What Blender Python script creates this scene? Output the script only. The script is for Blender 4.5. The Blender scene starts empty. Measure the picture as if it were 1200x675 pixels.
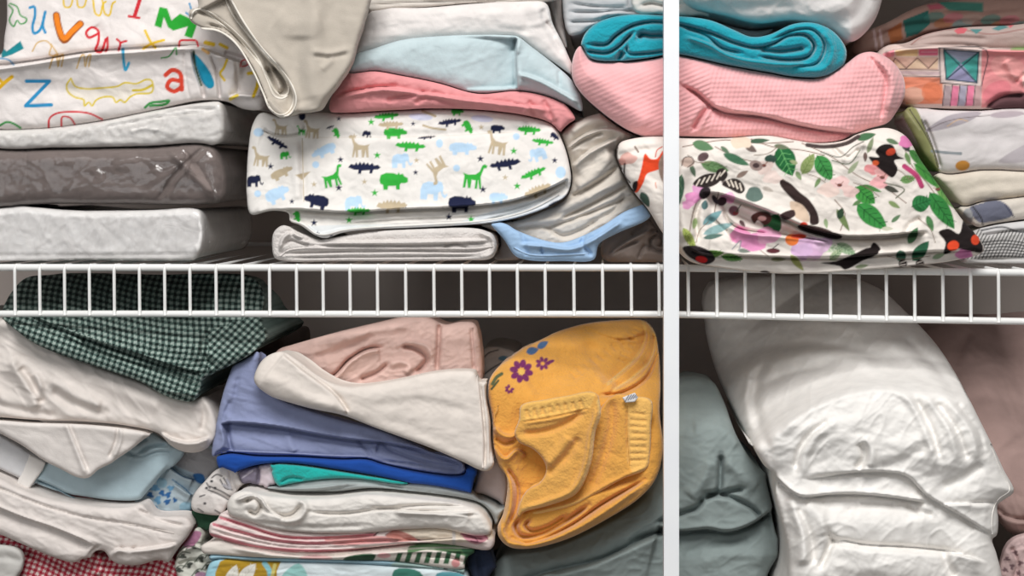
import bpy, math
import numpy as np
from mathutils import Vector

C = bpy.context.scene.collection
# ---------------------------------------------------------------- camera model
W, H = 1200, 675
F = 1538.0                 # focal length in pixels
S = 0.00085                # metres per pixel on the front plane of the shelf
TH = math.radians(4.2)     # the camera is turned a little to the left
HOR = 210.0                # eye level in the frame
DIST = F * S
FW = np.array([-math.sin(TH), math.cos(TH), 0.0])
RT = np.array([math.cos(TH), math.sin(TH), 0.0])
CAM = -FW * DIST + np.array([0, 0, (313 - HOR) * S])
FLOOR_Z = -0.335
SHELF_Z = 0.0028

def P(px, py, d):
    """the point at depth d behind the shelf front that is seen at (px, py)"""
    px = np.asarray(px, float); py = np.asarray(py, float); d = np.asarray(d, float)
    u = (px - 600) / F; v = (HOR - py) / F
    t = (d - CAM[1]) / (FW[1] + u * RT[1])
    return np.stack([CAM[0] + t * (FW[0] + u * RT[0]), CAM[1] + t * (FW[1] + u * RT[1]), CAM[2] + t * v], -1)

# ---------------------------------------------------------------- colours
def lin(c):
    c = np.asarray(c, float) / 255.0
    return np.where(c <= 0.04045, c / 12.92, ((c + 0.055) / 1.055) ** 2.4)

# ---------------------------------------------------------------- noise
_rng = np.random.RandomState(7)
_perm = _rng.permutation(256); _perm = np.concatenate([_perm, _perm, _perm])
_ang = _rng.rand(256) * 2 * np.pi
_gx, _gy = np.cos(_ang), np.sin(_ang)
def gnoise(x, y, seed=0):
    x = x + seed * 17.31; y = y + seed * 9.77
    xi = np.floor(x).astype(int); yi = np.floor(y).astype(int)
    xf = x - xi; yf = y - yi
    def g(i, j):
        h = _perm[(_perm[(xi + i) & 255] + yi + j) & 255]
        return _gx[h] * (xf - i) + _gy[h] * (yf - j)
    u = xf ** 3 * (xf * (xf * 6 - 15) + 10); v = yf ** 3 * (yf * (yf * 6 - 15) + 10)
    a = g(0, 0) * (1 - u) + g(1, 0) * u; b = g(0, 1) * (1 - u) + g(1, 1) * u
    return (a * (1 - v) + b * v) * 1.5
def fbm(x, y, seed=0, oct=3):
    s = 0; a = 1.0; f = 1.0
    for k in range(oct):
        s = s + a * gnoise(x * f, y * f, seed + k * 3); a *= .5; f *= 2.03
    return s
def wrinkle(X, Y, amp, lx, ly, ang=0.0, seed=1, kind='soft'):
    c, s = math.cos(math.radians(ang)), math.sin(math.radians(ang))
    x = (X * c + Y * s) / lx; y = (-X * s + Y * c) / ly
    wx = gnoise(x * .7, y * .7, seed + 5) * .6; wy = gnoise(x * .7, y * .7, seed + 9) * .6
    if kind == 'ridge':
        n = 1 - np.abs(gnoise(x + wx, y + wy, seed)) * 2.2
        m = 1 - np.abs(gnoise(x * 2.1 + wx, y * 2.1 + wy, seed + 3)) * 2.2
        return .55 * amp * (np.clip(n, -.5, 1) ** 3 + .4 * np.clip(m, -.5, 1) ** 3)
    return amp * fbm(x + wx, y + wy, seed, 3)

# ---------------------------------------------------------------- 2-D curves in frame coordinates
def spline(pts, closed=False, n=6):
    p = np.asarray(pts, float)
    if len(p) < 3: 
        t = np.linspace(0, 1, n + 1)[:, None]
        return p[0] * (1 - t) + p[-1] * t
    if closed: q = np.vstack([p[-1], p, p[0], p[1]])
    else: q = np.vstack([2 * p[0] - p[1], p, 2 * p[-1] - p[-2]])
    out = []
    for i in range(1, len(q) - 2):
        a, b, c, d = q[i - 1], q[i], q[i + 1], q[i + 2]
        ta = 0.0; tb = ta + max(np.linalg.norm(b - a), 1e-3) ** .5; tc = tb + max(np.linalg.norm(c - b), 1e-3) ** .5
        td = tc + max(np.linalg.norm(d - c), 1e-3) ** .5
        for t in np.linspace(tb, tc, n, endpoint=False):
            A1 = a * (tb - t) / (tb - ta) + b * (t - ta) / (tb - ta)
            A2 = b * (tc - t) / (tc - tb) + c * (t - tb) / (tc - tb)
            A3 = c * (td - t) / (td - tc) + d * (t - tc) / (td - tc)
            B1 = A1 * (tc - t) / (tc - ta) + A2 * (t - ta) / (tc - ta)
            B2 = A2 * (td - t) / (td - tb) + A3 * (t - tb) / (td - tb)
            out.append(B1 * (tc - t) / (tc - tb) + B2 * (t - tb) / (tc - tb))
    if not closed: out.append(p[-1])
    return np.array(out)

def inside(X, Y, poly):
    r = np.zeros(X.shape, bool); n = len(poly)
    for i in range(n):
        x1, y1 = poly[i]; x2, y2 = poly[(i + 1) % n]
        if y1 == y2: continue
        c = (y1 > Y) != (y2 > Y)
        r ^= c & (X < (x2 - x1) * (Y - y1) / (y2 - y1) + x1)
    return r

def pdist(X, Y, pl, closed=False):
    """distance to a polyline, arc position 0..1, side (+1 right of travel, i.e. below when going right), nearest point"""
    q = np.vstack([pl, pl[:1]]) if closed else pl
    seg = np.linalg.norm(np.diff(q, axis=0), axis=1); L = max(seg.sum(), 1e-6); acc = 0
    D = np.full(X.shape, 1e9); A = np.zeros(X.shape); SD = np.ones(X.shape); NX = X.copy(); NY = Y.copy()
    for i in range(len(q) - 1):
        x1, y1 = q[i]; dx, dy = q[i + 1] - q[i]; l2 = dx * dx + dy * dy
        if l2 < 1e-9: continue
        t = np.clip(((X - x1) * dx + (Y - y1) * dy) / l2, 0, 1)
        nx = x1 + t * dx; ny = y1 + t * dy
        d = np.hypot(X - nx, Y - ny); m = d < D
        D[m] = d[m]; A[m] = (acc + t * seg[i])[m] / L
        SD[m] = np.where(dx * (Y - y1) - dy * (X - x1) > 0, 1.0, -1.0)[m]
        NX[m] = nx[m]; NY[m] = ny[m]; acc += seg[i]
    return D, A, SD, NX, NY

def sp(t, k=18.0): return k * np.logaddexp(0, t / k)
def sm(t): t = np.clip(t, 0, 1); return t * t * (3 - 2 * t)

FOLD = 1.75
def feature(X, Y, f, soft=1.2):
    k, pts, h, w = f[:4]
    o = np.zeros(X.shape)
    pl = spline(pts, n=5)
    reach = w * 3.2 + 6
    m = (X > pl[:, 0].min() - reach) & (X < pl[:, 0].max() + reach) & (Y > pl[:, 1].min() - reach) & (Y < pl[:, 1].max() + reach)
    if not m.any(): return o
    d, a, s, _, _ = pdist(X[m], Y[m], pl)
    e = f[4] if len(f) > 4 else .1
    tap = sm(a / max(e, 1e-3)) * sm((1 - a) / max(e, 1e-3))
    if k == 'g': v = -h * np.exp(-(d / w) ** 2) * (.25 + .75 * tap)
    elif k == 'r': v = h * np.exp(-(d / w) ** 2) * (.25 + .75 * tap)
    elif k in 'se':
        q = sm((s * d / soft + 1) / 2)
        v = (q * h * np.exp(-d / w) - (1 - q) * .5 * h * np.exp(-d / 3.5)) * tap
        if k == 'e': v = v + q * 2.0 * np.exp(-((d - 2.6) / 2.2) ** 2) * tap
    o[m] = v * FOLD
    return o

# ---------------------------------------------------------------- print on cloth (dye colours, plus shade painted on one quilt)
class Canvas:
    def __init__(self, X, Y, base):
        self.X, self.Y = X, Y
        self.c = np.tile(lin(base), (len(X), 1))
    def _mix(self, idx, a, col):
        a = np.clip(a, 0, 1)[:, None]
        self.c[idx] = self.c[idx] * (1 - a) + lin(col) * a
    def _box(self, p, r):
        return np.nonzero((self.X > p[:, 0].min() - r) & (self.X < p[:, 0].max() + r) & (self.Y > p[:, 1].min() - r) & (self.Y < p[:, 1].max() + r))[0]
    def fill(self, pts, col, smooth=False, soft=.6, a=1.0):
        p = spline(pts, True, 4) if smooth else np.asarray(pts, float)
        i = self._box(p, 3 + soft)
        if not len(i): return
        x, y = self.X[i], self.Y[i]
        d = pdist(x, y, p, True)[0]; s = np.where(inside(x, y, p), d, -d)
        self._mix(i, np.clip(s / soft * .5 + .5, 0, 1) * a, col)
    def stroke(self, pts, w, col, smooth=True, a=1.0):
        p = spline(pts, n=4) if smooth and len(pts) > 2 else np.asarray(pts, float)
        i = self._box(p, w + 2)
        if not len(i): return
        d = pdist(self.X[i], self.Y[i], p)[0]
        self._mix(i, (w / 2 - d + .5) * a, col)
    def blob(self, x, y, rx, ry, col, ang=0, a=1.0, seed=0, rough=.0):
        t = np.linspace(0, 2 * np.pi, 20, endpoint=False)
        r = 1 + rough * np.sin(3 * t + seed) + rough * .7 * np.sin(5 * t + seed * 2.3)
        c, s = math.cos(math.radians(ang)), math.sin(math.radians(ang))
        ex, ey = rx * r * np.cos(t), ry * r * np.sin(t)
        self.fill(np.stack([x + ex * c - ey * s, y + ex * s + ey * c], 1), col, a=a)
    def leaf(self, x, y, L, w, ang, col, vein=None, vw=.9):
        """tip direction ang in degrees, 0 = right, 90 = down"""
        c, s = math.cos(math.radians(ang)), math.sin(math.radians(ang))
        def T(p): p = np.asarray(p, float); return np.stack([x + p[:, 0] * c - p[:, 1] * s, y + p[:, 0] * s + p[:, 1] * c], 1)
        t = np.linspace(0, 1, 11)
        prof = w / 2 * np.sin(np.pi * t ** .8) ** .8
        self.fill(T(np.vstack([np.stack([(t - .5) * L, prof], 1), np.stack([(t[::-1] - .5) * L, -prof[::-1]], 1)])), col)
        if vein is not None:
            self.stroke(T([(-.5 * L, 0), (.45 * L, 0)]), vw, vein, False)
            for k in (-.28, -.1, .08, .24):
                for q in (-1, 1):
                    self.stroke(T([(k * L, 0), ((k + .14) * L, q * w * .33)]), vw * .8, vein, False)
    def shape(self, name, x, y, size, col, ang=0, flip=False, sy=1.0, a=1.0):
        p = np.array(SHAPES[name], float) * size
        if flip: p[:, 0] *= -1
        p[:, 1] *= sy
        c, s = math.cos(math.radians(ang)), math.sin(math.radians(ang))
        self.fill(np.stack([x + p[:, 0] * c - p[:, 1] * s, y + p[:, 0] * s + p[:, 1] * c], 1), col, a=a)

SHAPES = {   # unit silhouettes, about one unit wide, y down
 'crocodile': [(-.5, .02), (-.42, -.08), (-.3, -.06), (-.26, -.13), (-.2, -.07), (-.14, -.15), (-.08, -.08), (-.02, -.15), (.04, -.08), (.1, -.14), (.16, -.07), (.24, -.13), (.3, -.06), (.42, -.08), (.5, -.01), (.42, .05), (.28, .06), (.24, .17), (.16, .17), (.17, .08), (-.08, .1), (-.1, .19), (-.19, .19), (-.18, .08), (-.32, .08)],
 'hippo': [(-.48, -.02), (-.44, -.2), (-.25, -.28), (0, -.27), (.14, -.22), (.18, -.3), (.23, -.22), (.32, -.25), (.38, -.16), (.5, -.1), (.5, .04), (.4, .08), (.26, .08), (.22, .14), (.22, .3), (.1, .3), (.08, .17), (-.18, .18), (-.2, .31), (-.34, .31), (-.36, .14), (-.45, .1)],
 'giraffe': [(-.5, -.5), (-.38, -.56), (-.28, -.5), (-.2, -.24), (-.04, -.1), (.26, -.06), (.5, -.12), (.42, .0), (.44, .5), (.34, .5), (.3, .16), (.22, .5), (.12, .5), (.1, .14), (-.06, .16), (-.06, .5), (-.16, .5), (-.17, .14), (-.26, .5), (-.34, .48), (-.26, -.02), (-.36, -.38), (-.46, -.4)],
 'elephant': [(-.4, .34), (-.42, .0), (-.36, -.2), (-.16, -.3), (.05, -.27), (.14, -.34), (.3, -.3), (.36, -.14), (.36, .06), (.44, .14), (.5, .06), (.52, .14), (.44, .24), (.34, .18), (.28, .02), (.2, .06), (.2, .34), (.06, .34), (.04, .14), (-.16, .14), (-.17, .34)],
 'star': [(.5 * math.sin(k * math.pi / 5) * (1 if k % 2 == 0 else .42), -.5 * math.cos(k * math.pi / 5) * (1 if k % 2 == 0 else .42)) for k in range(10)],
}

# ---------------------------------------------------------------- materials
MATS = {}
def nd(nt, t, x=0, **kw):
    n = nt.nodes.new(t)
    for k, v in kw.items(): setattr(n, k, v)
    return n
def cloth(name, weave=1.0, wr=.25, rough=.9, sheen=.08, scale=1.0, mottled=.06, terry=False, sss=False):
    """woven cloth: dye colour from the mesh, procedural weave and creases"""
    if name in MATS: return MATS[name]
    m = bpy.data.materials.new(name); m.use_nodes = True
    nt = m.node_tree; b = nt.nodes['Principled BSDF']; L = nt.links.new
    at = nd(nt, 'ShaderNodeAttribute', attribute_name='dye')
    tc = nd(nt, 'ShaderNodeTexCoord')
    n1 = nd(nt, 'ShaderNodeTexNoise'); n1.inputs['Scale'].default_value = 60 * scale; n1.inputs['Detail'].default_value = 4
    L(tc.outputs['Object'], n1.inputs['Vector'])
    mr = nd(nt, 'ShaderNodeMapRange'); mr.inputs['From Min'].default_value = .3; mr.inputs['From Max'].default_value = .7
    mr.inputs['To Min'].default_value = 1 - mottled; mr.inputs['To Max'].default_value = 1 + mottled
    L(n1.outputs['Fac'], mr.inputs['Value'])
    mx = nd(nt, 'ShaderNodeVectorMath', operation='SCALE')
    L(at.outputs['Color'], mx.inputs[0]); L(mr.outputs[0], mx.inputs['Scale'])
    L(mx.outputs[0], b.inputs['Base Color'])
    b.inputs['Roughness'].default_value = rough
    b.inputs['Specular IOR Level'].default_value = .25
    b.inputs['Sheen Weight'].default_value = sheen; b.inputs['Sheen Roughness'].default_value = .5
    n2 = nd(nt, 'ShaderNodeTexNoise'); n2.inputs['Scale'].default_value = (420 if terry else 900) * scale; n2.inputs['Detail'].default_value = 3
    L(tc.outputs['Object'], n2.inputs['Vector'])
    bp = nd(nt, 'ShaderNodeBump'); bp.inputs['Strength'].default_value = min(1, (.9 if terry else .35) * weave); bp.inputs['Distance'].default_value = .0012 if terry else .0006
    L(n2.outputs['Fac'], bp.inputs['Height'])
    n3 = nd(nt, 'ShaderNodeTexNoise'); n3.inputs['Scale'].default_value = 38 * scale; n3.inputs['Detail'].default_value = 5; n3.inputs['Distortion'].default_value = 1.2
    L(tc.outputs['Object'], n3.inputs['Vector'])
    b2 = nd(nt, 'ShaderNodeBump'); b2.inputs['Strength'].default_value = wr; b2.inputs['Distance'].default_value = .0035
    L(n3.outputs['Fac'], b2.inputs['Height']); L(bp.outputs[0], b2.inputs['Normal']); L(b2.outputs[0], b.inputs['Normal'])
    MATS[name] = m
    return m
def plain(name, col, rough=.5, bump=0, scale=60, spec=.5, coat=0):
    if name in MATS: return MATS[name]
    m = bpy.data.materials.new(name); m.use_nodes = True
    nt = m.node_tree; b = nt.nodes['Principled BSDF']; L = nt.links.new
    n = nd(nt, 'ShaderNodeTexNoise'); n.inputs['Scale'].default_value = scale; n.inputs['Detail'].default_value = 5
    tc = nd(nt, 'ShaderNodeTexCoord'); L(tc.outputs['Object'], n.inputs['Vector'])
    cr = nd(nt, 'ShaderNodeMix', data_type='RGBA')
    c = lin(col)
    cr.inputs['A'].default_value = (*(c * .93), 1); cr.inputs['B'].default_value = (*np.minimum(c * 1.05, 1), 1)
    L(n.outputs['Fac'], cr.inputs['Factor']); L(cr.outputs['Result'], b.inputs['Base Color'])
    b.inputs['Roughness'].default_value = rough; b.inputs['Specular IOR Level'].default_value = spec
    b.inputs['Coat Weight'].default_value = coat
    if bump:
        bp = nd(nt, 'ShaderNodeBump'); bp.inputs['Strength'].default_value = bump; bp.inputs['Distance'].default_value = .002
        L(n.outputs['Fac'], bp.inputs['Height']); L(bp.outputs[0], b.inputs['Normal'])
    MATS[name] = m
    return m
def plastic_film():
    if 'clear_plastic' in MATS: return MATS['clear_plastic']
    m = bpy.data.materials.new('clear_plastic'); m.use_nodes = True
    nt = m.node_tree; L = nt.links.new; out = nt.nodes['Material Output']; nt.nodes.remove(nt.nodes['Principled BSDF'])
    tr = nd(nt, 'ShaderNodeBsdfTransparent'); tr.inputs['Color'].default_value = (.95, .95, .95, 1)
    gl = nd(nt, 'ShaderNodeBsdfGlossy'); gl.inputs['Roughness'].default_value = .17
    lw = nd(nt, 'ShaderNodeFresnel'); lw.inputs['IOR'].default_value = 1.62
    tc = nd(nt, 'ShaderNodeTexCoord')
    n = nd(nt, 'ShaderNodeTexNoise'); n.inputs['Scale'].default_value = 38; n.inputs['Detail'].default_value = 1.5; n.inputs['Distortion'].default_value = 2.5
    L(tc.outputs['Object'], n.inputs['Vector'])
    bp = nd(nt, 'ShaderNodeBump'); bp.inputs['Strength'].default_value = .16; bp.inputs['Distance'].default_value = .003
    L(n.outputs['Fac'], bp.inputs['Height']); L(bp.outputs[0], gl.inputs['Normal']); L(bp.outputs[0], lw.inputs['Normal'])
    mu = nd(nt, 'ShaderNodeMath', operation='MULTIPLY'); mu.inputs[1].default_value = .34; mu.use_clamp = True; L(lw.outputs[0], mu.inputs[0])
    mu.operation = 'MINIMUM'
    mx = nd(nt, 'ShaderNodeMixShader'); L(mu.outputs[0], mx.inputs[0]); L(tr.outputs[0], mx.inputs[1]); L(gl.outputs[0], mx.inputs[2])
    L(mx.outputs[0], out.inputs[0])
    MATS['clear_plastic'] = m
    return m

# ---------------------------------------------------------------- objects
def link(name, verts, faces, mat, parent=None, dye=None, origin=None, smooth=True):
    verts = np.asarray(verts, float)
    if origin is None:
        lo, hi = verts.min(0), verts.max(0); origin = np.array([(lo[0] + hi[0]) / 2, (lo[1] + hi[1]) / 2, lo[2]])
    me = bpy.data.meshes.new(name)
    me.from_pydata((verts - origin).tolist(), [], faces)
    if dye is not None:
        at = me.attributes.new('dye', 'FLOAT_COLOR', 'POINT')
        at.data.foreach_set('color', np.hstack([dye, np.ones((len(dye), 1))]).astype(np.float32).ravel())
    if smooth: me.polygons.foreach_set('use_smooth', np.ones(len(me.polygons), bool))
    me.materials.append(mat); me.update()
    o = bpy.data.objects.new(name, me); C.objects.link(o)
    if parent is not None:
        o.parent = parent; o.location = Vector(origin) - parent.location
    else: o.location = origin
    o['_origin'] = 0; del o['_origin']
    return o
def tag(o, label=None, cat=None, group=None, kind=None):
    if label: o['label'] = label
    if cat: o['category'] = cat
    if group: o['group'] = group
    if kind: o['kind'] = kind
    return o

PLACED = []
LAYING = {'pass': 2, 'n': 0, 'all': [], 'out': {}}
class Sketch(dict):
    parent = None
    location = Vector((0, 0, 0))
def settle_all():
    """thick cloths keep their outline, thinner ones give way"""
    def thick(e):
        p = e[1]; q = np.roll(p, -1, 0); area = abs((p[:, 0] * q[:, 1] - q[:, 0] * p[:, 1]).sum()) / 2
        return area / np.linalg.norm(q - p, axis=1).sum()
    for i, ol, d, T, front in sorted(LAYING['all'], key=thick, reverse=True):
        ol = settle(ol, d, T, front); PLACED.append((ol, d, T, front)); LAYING['out'][i] = ol
VP = np.array([600 + F * math.tan(TH), HOR])
def settle(ol, d, T, front):
    """cloths rest against each other: pull this outline clear of the neighbours already laid"""
    p = ol; q = np.roll(p, -1, 0); lim = min(18, .9 * abs((p[:, 0] * q[:, 1] - q[:, 0] * p[:, 1]).sum()) / np.linalg.norm(q - p, axis=1).sum())
    for ol2, d2, T2, f2 in PLACED:
        if front > d2 + T2 or f2 > d + T: continue
        if ol2[:, 0].max() < ol[:, 0].min() - 30 or ol2[:, 0].min() > ol[:, 0].max() + 30 or ol2[:, 1].max() < ol[:, 1].min() - 30 or ol2[:, 1].min() > ol[:, 1].max() + 30: continue
        dm = max(d, d2)
        k1 = (DIST + d) / (DIST + dm); k2 = (DIST + d2) / (DIST + dm)
        a = VP + (ol - VP) * k1; b = VP + (ol2 - VP) * k2
        for gap in (1.0, .8):
            dist, _, _, nx, ny = pdist(a[:, 0], a[:, 1], b, True)
            ins = inside(a[:, 0], a[:, 1], b)
            m = (ins & (dist < lim)) | (~ins & (dist < gap))
            if not m.any(): break
            ox = np.where(ins, nx - a[:, 0], a[:, 0] - nx); oy = np.where(ins, ny - a[:, 1], a[:, 1] - ny)
            L = np.hypot(ox, oy) + 1e-9
            a[m, 0] = (nx + ox / L * gap)[m]; a[m, 1] = (ny + oy / L * gap)[m]
            # corners of the neighbour that still poke in
            db, ab, _, mx, my = pdist(b[:, 0], b[:, 1], a, True)
        ol = VP + (a - VP) / k1
    return ol

class Body:
    """a folded textile: its seen face is a relief of folds inside an outline, with a rounded
    rim, and the cloth runs straight back from that outline by T metres"""
    def __init__(self, outline, d, T=.15, R=10, bulge=None, tilt=(0, 0), feats=(), wr=(), res=2.0, extra=None, smooth=True, clampz=None, inset=.0, power=2.0, side=2.8, hang=False):
        self.side = side; self.hang = hang
        self.ol = spline(outline, True, 6) if smooth else np.asarray(outline, float)
        self.d, self.T, self.R, self.tilt = d, T, R, tilt
        self.bulge = (R if bulge is None else bulge) * .85
        self.feats, self.wr, self.res, self.extra = feats, wr, res, extra
        self.clampz, self.inset, self.power = clampz, inset, power
        self.cx, self.cy = self.ol.mean(0)
    def disp(self, X, Y):
        X = np.asarray(X, float); Y = np.asarray(Y, float)
        dist = pdist(X, Y, self.ol, True)[0]
        t = np.clip(dist / self.R, 0, 1)
        D = self.bulge * (1 - (1 - t) ** self.power) ** (1 / self.power)
        D = D + self.tilt[0] * (X - self.cx) + self.tilt[1] * (Y - self.cy)
        fade = .35 + .65 * sm(dist / 8)
        for f in self.feats: D = D + feature(X, Y, f, max(1.3, self.res * 1.15)) * (.5 + .5 * sm(dist / 4))
        for w in self.wr: D = D + wrinkle(X, Y, *w) * fade
        if self.extra is not None: D = D + self.extra(X, Y)
        return D
    def at(self, px, py, lift=0.0):
        px = np.asarray(px, float); py = np.asarray(py, float)
        return P(px, py, self.d - (self.disp(px, py) + lift) * S)
    def build(self, name, mat, base=(220, 220, 220), paint=None, parent=None):
        if parent is None:
            i = LAYING['n']; LAYING['n'] += 1
            if LAYING['pass'] == 1:
                seg = np.vstack([self.ol, self.ol[:1]]); n = np.maximum(1, (np.linalg.norm(np.diff(seg, axis=0), axis=1) / 4).astype(int))
                ol = np.vstack([seg[k] + (seg[k + 1] - seg[k]) * (np.arange(n[k]) / n[k])[:, None] for k in range(len(seg) - 1)])
                LAYING['all'].append((i, ol, self.d, self.T, self.d - (self.bulge + 4) * S))
            else: self.ol = LAYING['out'][i]
        if LAYING['pass'] == 1: return Sketch()
        g = self.res; ol = self.ol
        x0, y0 = ol.min(0) - g; x1, y1 = ol.max(0) + g
        # only the part of the cloth in or near the frame needs the fine relief
        x0, x1 = max(x0, -36), min(x1, W + 36); y0 = max(y0, -36); y1 = min(y1, H + 46)
        gx = np.arange(x0, x1 + g, g); gy = np.arange(y0, y1 + g, g)
        nx, ny = len(gx), len(gy)
        X, Y = np.meshgrid(gx, gy); X = X.ravel().copy(); Y = Y.ravel().copy()
        cxs = (gx[:-1] + gx[1:]) / 2; cys = (gy[:-1] + gy[1:]) / 2
        CX, CY = np.meshgrid(cxs, cys)
        cin = inside(CX.ravel(), CY.ravel(), ol).reshape(ny - 1, nx - 1)
        # drop cells that hang by a corner only
        for _ in range(2):
            n = np.zeros_like(cin, int); n[1:] += cin[:-1]; n[:-1] += cin[1:]; n[:, 1:] += cin[:, :-1]; n[:, :-1] += cin[:, 1:]
            cin &= n >= 2
            n[:] = 0; n[1:] += cin[:-1]; n[:-1] += cin[1:]; n[:, 1:] += cin[:, :-1]; n[:, :-1] += cin[:, 1:]
            cin |= (n >= 3)
        cj, ci = np.nonzero(cin)
        a = cj * nx + ci
        quads = np.stack([a, a + 1, a + 1 + nx, a + nx], 1)
        edges = {}
        # boundary edges by neighbour test
        pad = np.pad(cin, 1)
        nxt = {}
        def add(m, o1, o2):
            j, i = np.nonzero(m); b = j * nx + i
            for p, q in zip(b + o1, b + o2): nxt.setdefault(int(p), []).append(int(q))
        add(cin & ~pad[:-2, 1:-1], 0, 1); add(cin & ~pad[1:-1, 2:], 1, 1 + nx)
        add(cin & ~pad[2:, 1:-1], 1 + nx, nx); add(cin & ~pad[1:-1, :-2], nx, 0)
        bidx = np.array(sorted(nxt))
        _, _, _, qx, qy = pdist(X[bidx], Y[bidx], ol, True)
        X[bidx] = qx; Y[bidx] = qy
        used = np.unique(quads); remap = -np.ones(nx * ny, int); remap[used] = np.arange(len(used))
        X = X[used]; Y = Y[used]; quads = remap[quads]
        D = self.disp(X, Y)
        V = P(X, Y, self.d - D * S)
        cv = Canvas(X, Y, base)
        if paint is not None: paint(cv)
        col = cv.c
        faces = quads.tolist()
        # loops
        loops = []; left = {k: list(v) for k, v in nxt.items()}
        while left:
            s = next(iter(left)); lp = []; cur = s
            while cur in left:
                lp.append(cur); q = left[cur].pop()
                if not left[cur]: del left[cur]
                cur = q
                if cur == s: break
            if len(lp) > 3: loops.append(remap[np.array(lp)])
        loops.sort(key=len, reverse=True)
        VS = [V]; CS = [col]; base_n = len(V)
        for lp in loops[:1]:
            b = V[lp]; n = len(lp); c = b.mean(0)
            nr = max(4, int(self.T / .02))
            prev = lp
            tb = np.roll(b, -2, 0) - np.roll(b, 2, 0)
            nb = np.stack([-tb[:, 2], tb[:, 0]], 1); nb /= np.linalg.norm(nb, axis=1)[:, None] + 1e-12
            px_o = np.stack([X[lp], Y[lp]], 1)
            thick = min(np.ptp(px_o[:, 0]), np.ptp(px_o[:, 1]))
            ins = min(self.side, .22 * thick) * S
            cc = b[:, [0, 2]].mean(0)
            if (((cc - b[:, [0, 2]]) * nb).sum(1) * np.linalg.norm(tb[:, [0, 2]], axis=1)).sum() < 0: nb = -nb
            if self.hang:      # the cloth bulges over the shelf front: it drops in front of the lip and lies on the wires behind it
                for yy, lift in ((-.0094, False), (-.0090, True)):
                    r = b.copy(); r[:, 1] = np.maximum(b[:, 1], yy)
                    if lift: r[:, 2] = np.maximum(r[:, 2], self.clampz)
                    VS.append(r); CS.append(col[lp]); ids = base_n + np.arange(n); base_n += n; nx_ = np.roll(np.arange(n), -1)
                    faces += np.stack([prev[nx_], prev, ids, ids[nx_]], 1).tolist(); prev = ids
            kk = np.ones(15) / 15; rim = np.stack([np.convolve(np.concatenate([c[-7:], c, c[:7]]), kk, 'valid') for c in col[lp].T], 1)
            for k in range(1, nr + 1):
                u = k / nr
                sh = 1 - self.inset * u - (.05 if k == nr else 0)
                w = 1 + .006 * gnoise(np.arange(n) * .09, np.full(n, u * 3.1), 4) * (n / (n + 1))
                r = b.copy()
                yb = self.d + self.T
                r[:, 1] = b[:, 1] + (yb - b[:, 1]) * u
                r[:, 0] = c[0] + (b[:, 0] - c[0]) * sh * w; r[:, 2] = c[2] + (b[:, 2] - c[2]) * sh * w
                r[:, [0, 2]] += nb * ins * min(1, .6 + u)
                VS.append(r); CS.append(rim)
                ids = base_n + np.arange(n); base_n += n
                nx_ = np.roll(np.arange(n), -1)
                faces += np.stack([prev[nx_], prev, ids, ids[nx_]], 1).tolist()
                prev = ids
            from mathutils.geometry import tessellate_polygon
            r = VS[-1]
            faces += [tuple(int(prev[k]) for k in t) for t in tessellate_polygon([[Vector((float(x), float(z), 0)) for x, _, z in r]])]
        V = np.vstack(VS); col = np.vstack(CS)
        if self.clampz is not None:
            m = (V[:, 1] > (-.0089 if self.hang else -.0115)) & (V[:, 2] < self.clampz); V[m, 2] = self.clampz
        faces = [f[::-1] for f in faces]
        return link(name, V, faces, mat, parent, col)

def tube(name, pts3, r, mat, parent=None, seg=8, dye=None, closed=False):
    if LAYING['pass'] == 1: return Sketch()
    p = np.asarray(pts3, float); n = len(p)
    t = np.gradient(p, axis=0); t /= np.linalg.norm(t, axis=1)[:, None] + 1e-12
    ref = np.array([0, 1, 0.0]) if abs(t[:, 1]).mean() < .7 else np.array([1.0, 0, 0])
    a = np.cross(t, ref); a /= np.linalg.norm(a, axis=1)[:, None] + 1e-9; b = np.cross(t, a)
    th = np.linspace(0, 2 * np.pi, seg, endpoint=False)
    V = (p[:, None] + r * (np.cos(th)[None, :, None] * a[:, None] + np.sin(th)[None, :, None] * b[:, None])).reshape(-1, 3)
    f = []
    for i in range(n - 1):
        for k in range(seg):
            k2 = (k + 1) % seg; f.append((i * seg + k, i * seg + k2, (i + 1) * seg + k2, (i + 1) * seg + k))
    f.append(tuple(range(seg))); f.append(tuple(reversed(range((n - 1) * seg, n * seg))))
    return link(name, V, f, mat, parent, None if dye is None else np.tile(lin(dye), (len(V), 1)))

def strip(body, name, center, w, h, mat, col, parent, n=5):
    """a narrow band lying on a cloth along a curve: a hem, a piping, a ribbon"""
    if LAYING['pass'] == 1: return Sketch()
    c = spline(center, n=n); t = np.gradient(c, axis=0); t /= np.linalg.norm(t, axis=1)[:, None] + 1e-9
    nrm = np.stack([-t[:, 1], t[:, 0]], 1)
    prof = [(-.5, -1.2), (-.42, .6), (0, 1.0), (.42, .6), (.5, -1.2)]
    rows = []
    for off, up in prof:
        q = c + nrm * off * w
        D = body.disp(q[:, 0], q[:, 1])
        rows.append(P(q[:, 0], q[:, 1], body.d - (D + up * h) * S))
    V = np.stack(rows, 1).reshape(-1, 3); k = len(prof); f = []
    for i in range(len(c) - 1):
        for j in range(k - 1):
            f.append((i * k + j, i * k + j + 1, (i + 1) * k + j + 1, (i + 1) * k + j))
        f.append((i * k + k - 1, i * k, (i + 1) * k, (i + 1) * k + k - 1))
    f.append(tuple(range(k))); f.append(tuple(reversed(range((len(c) - 1) * k, len(c) * k))))
    return link(name, V, f, mat, parent, np.tile(lin(col), (len(V), 1)))

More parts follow.
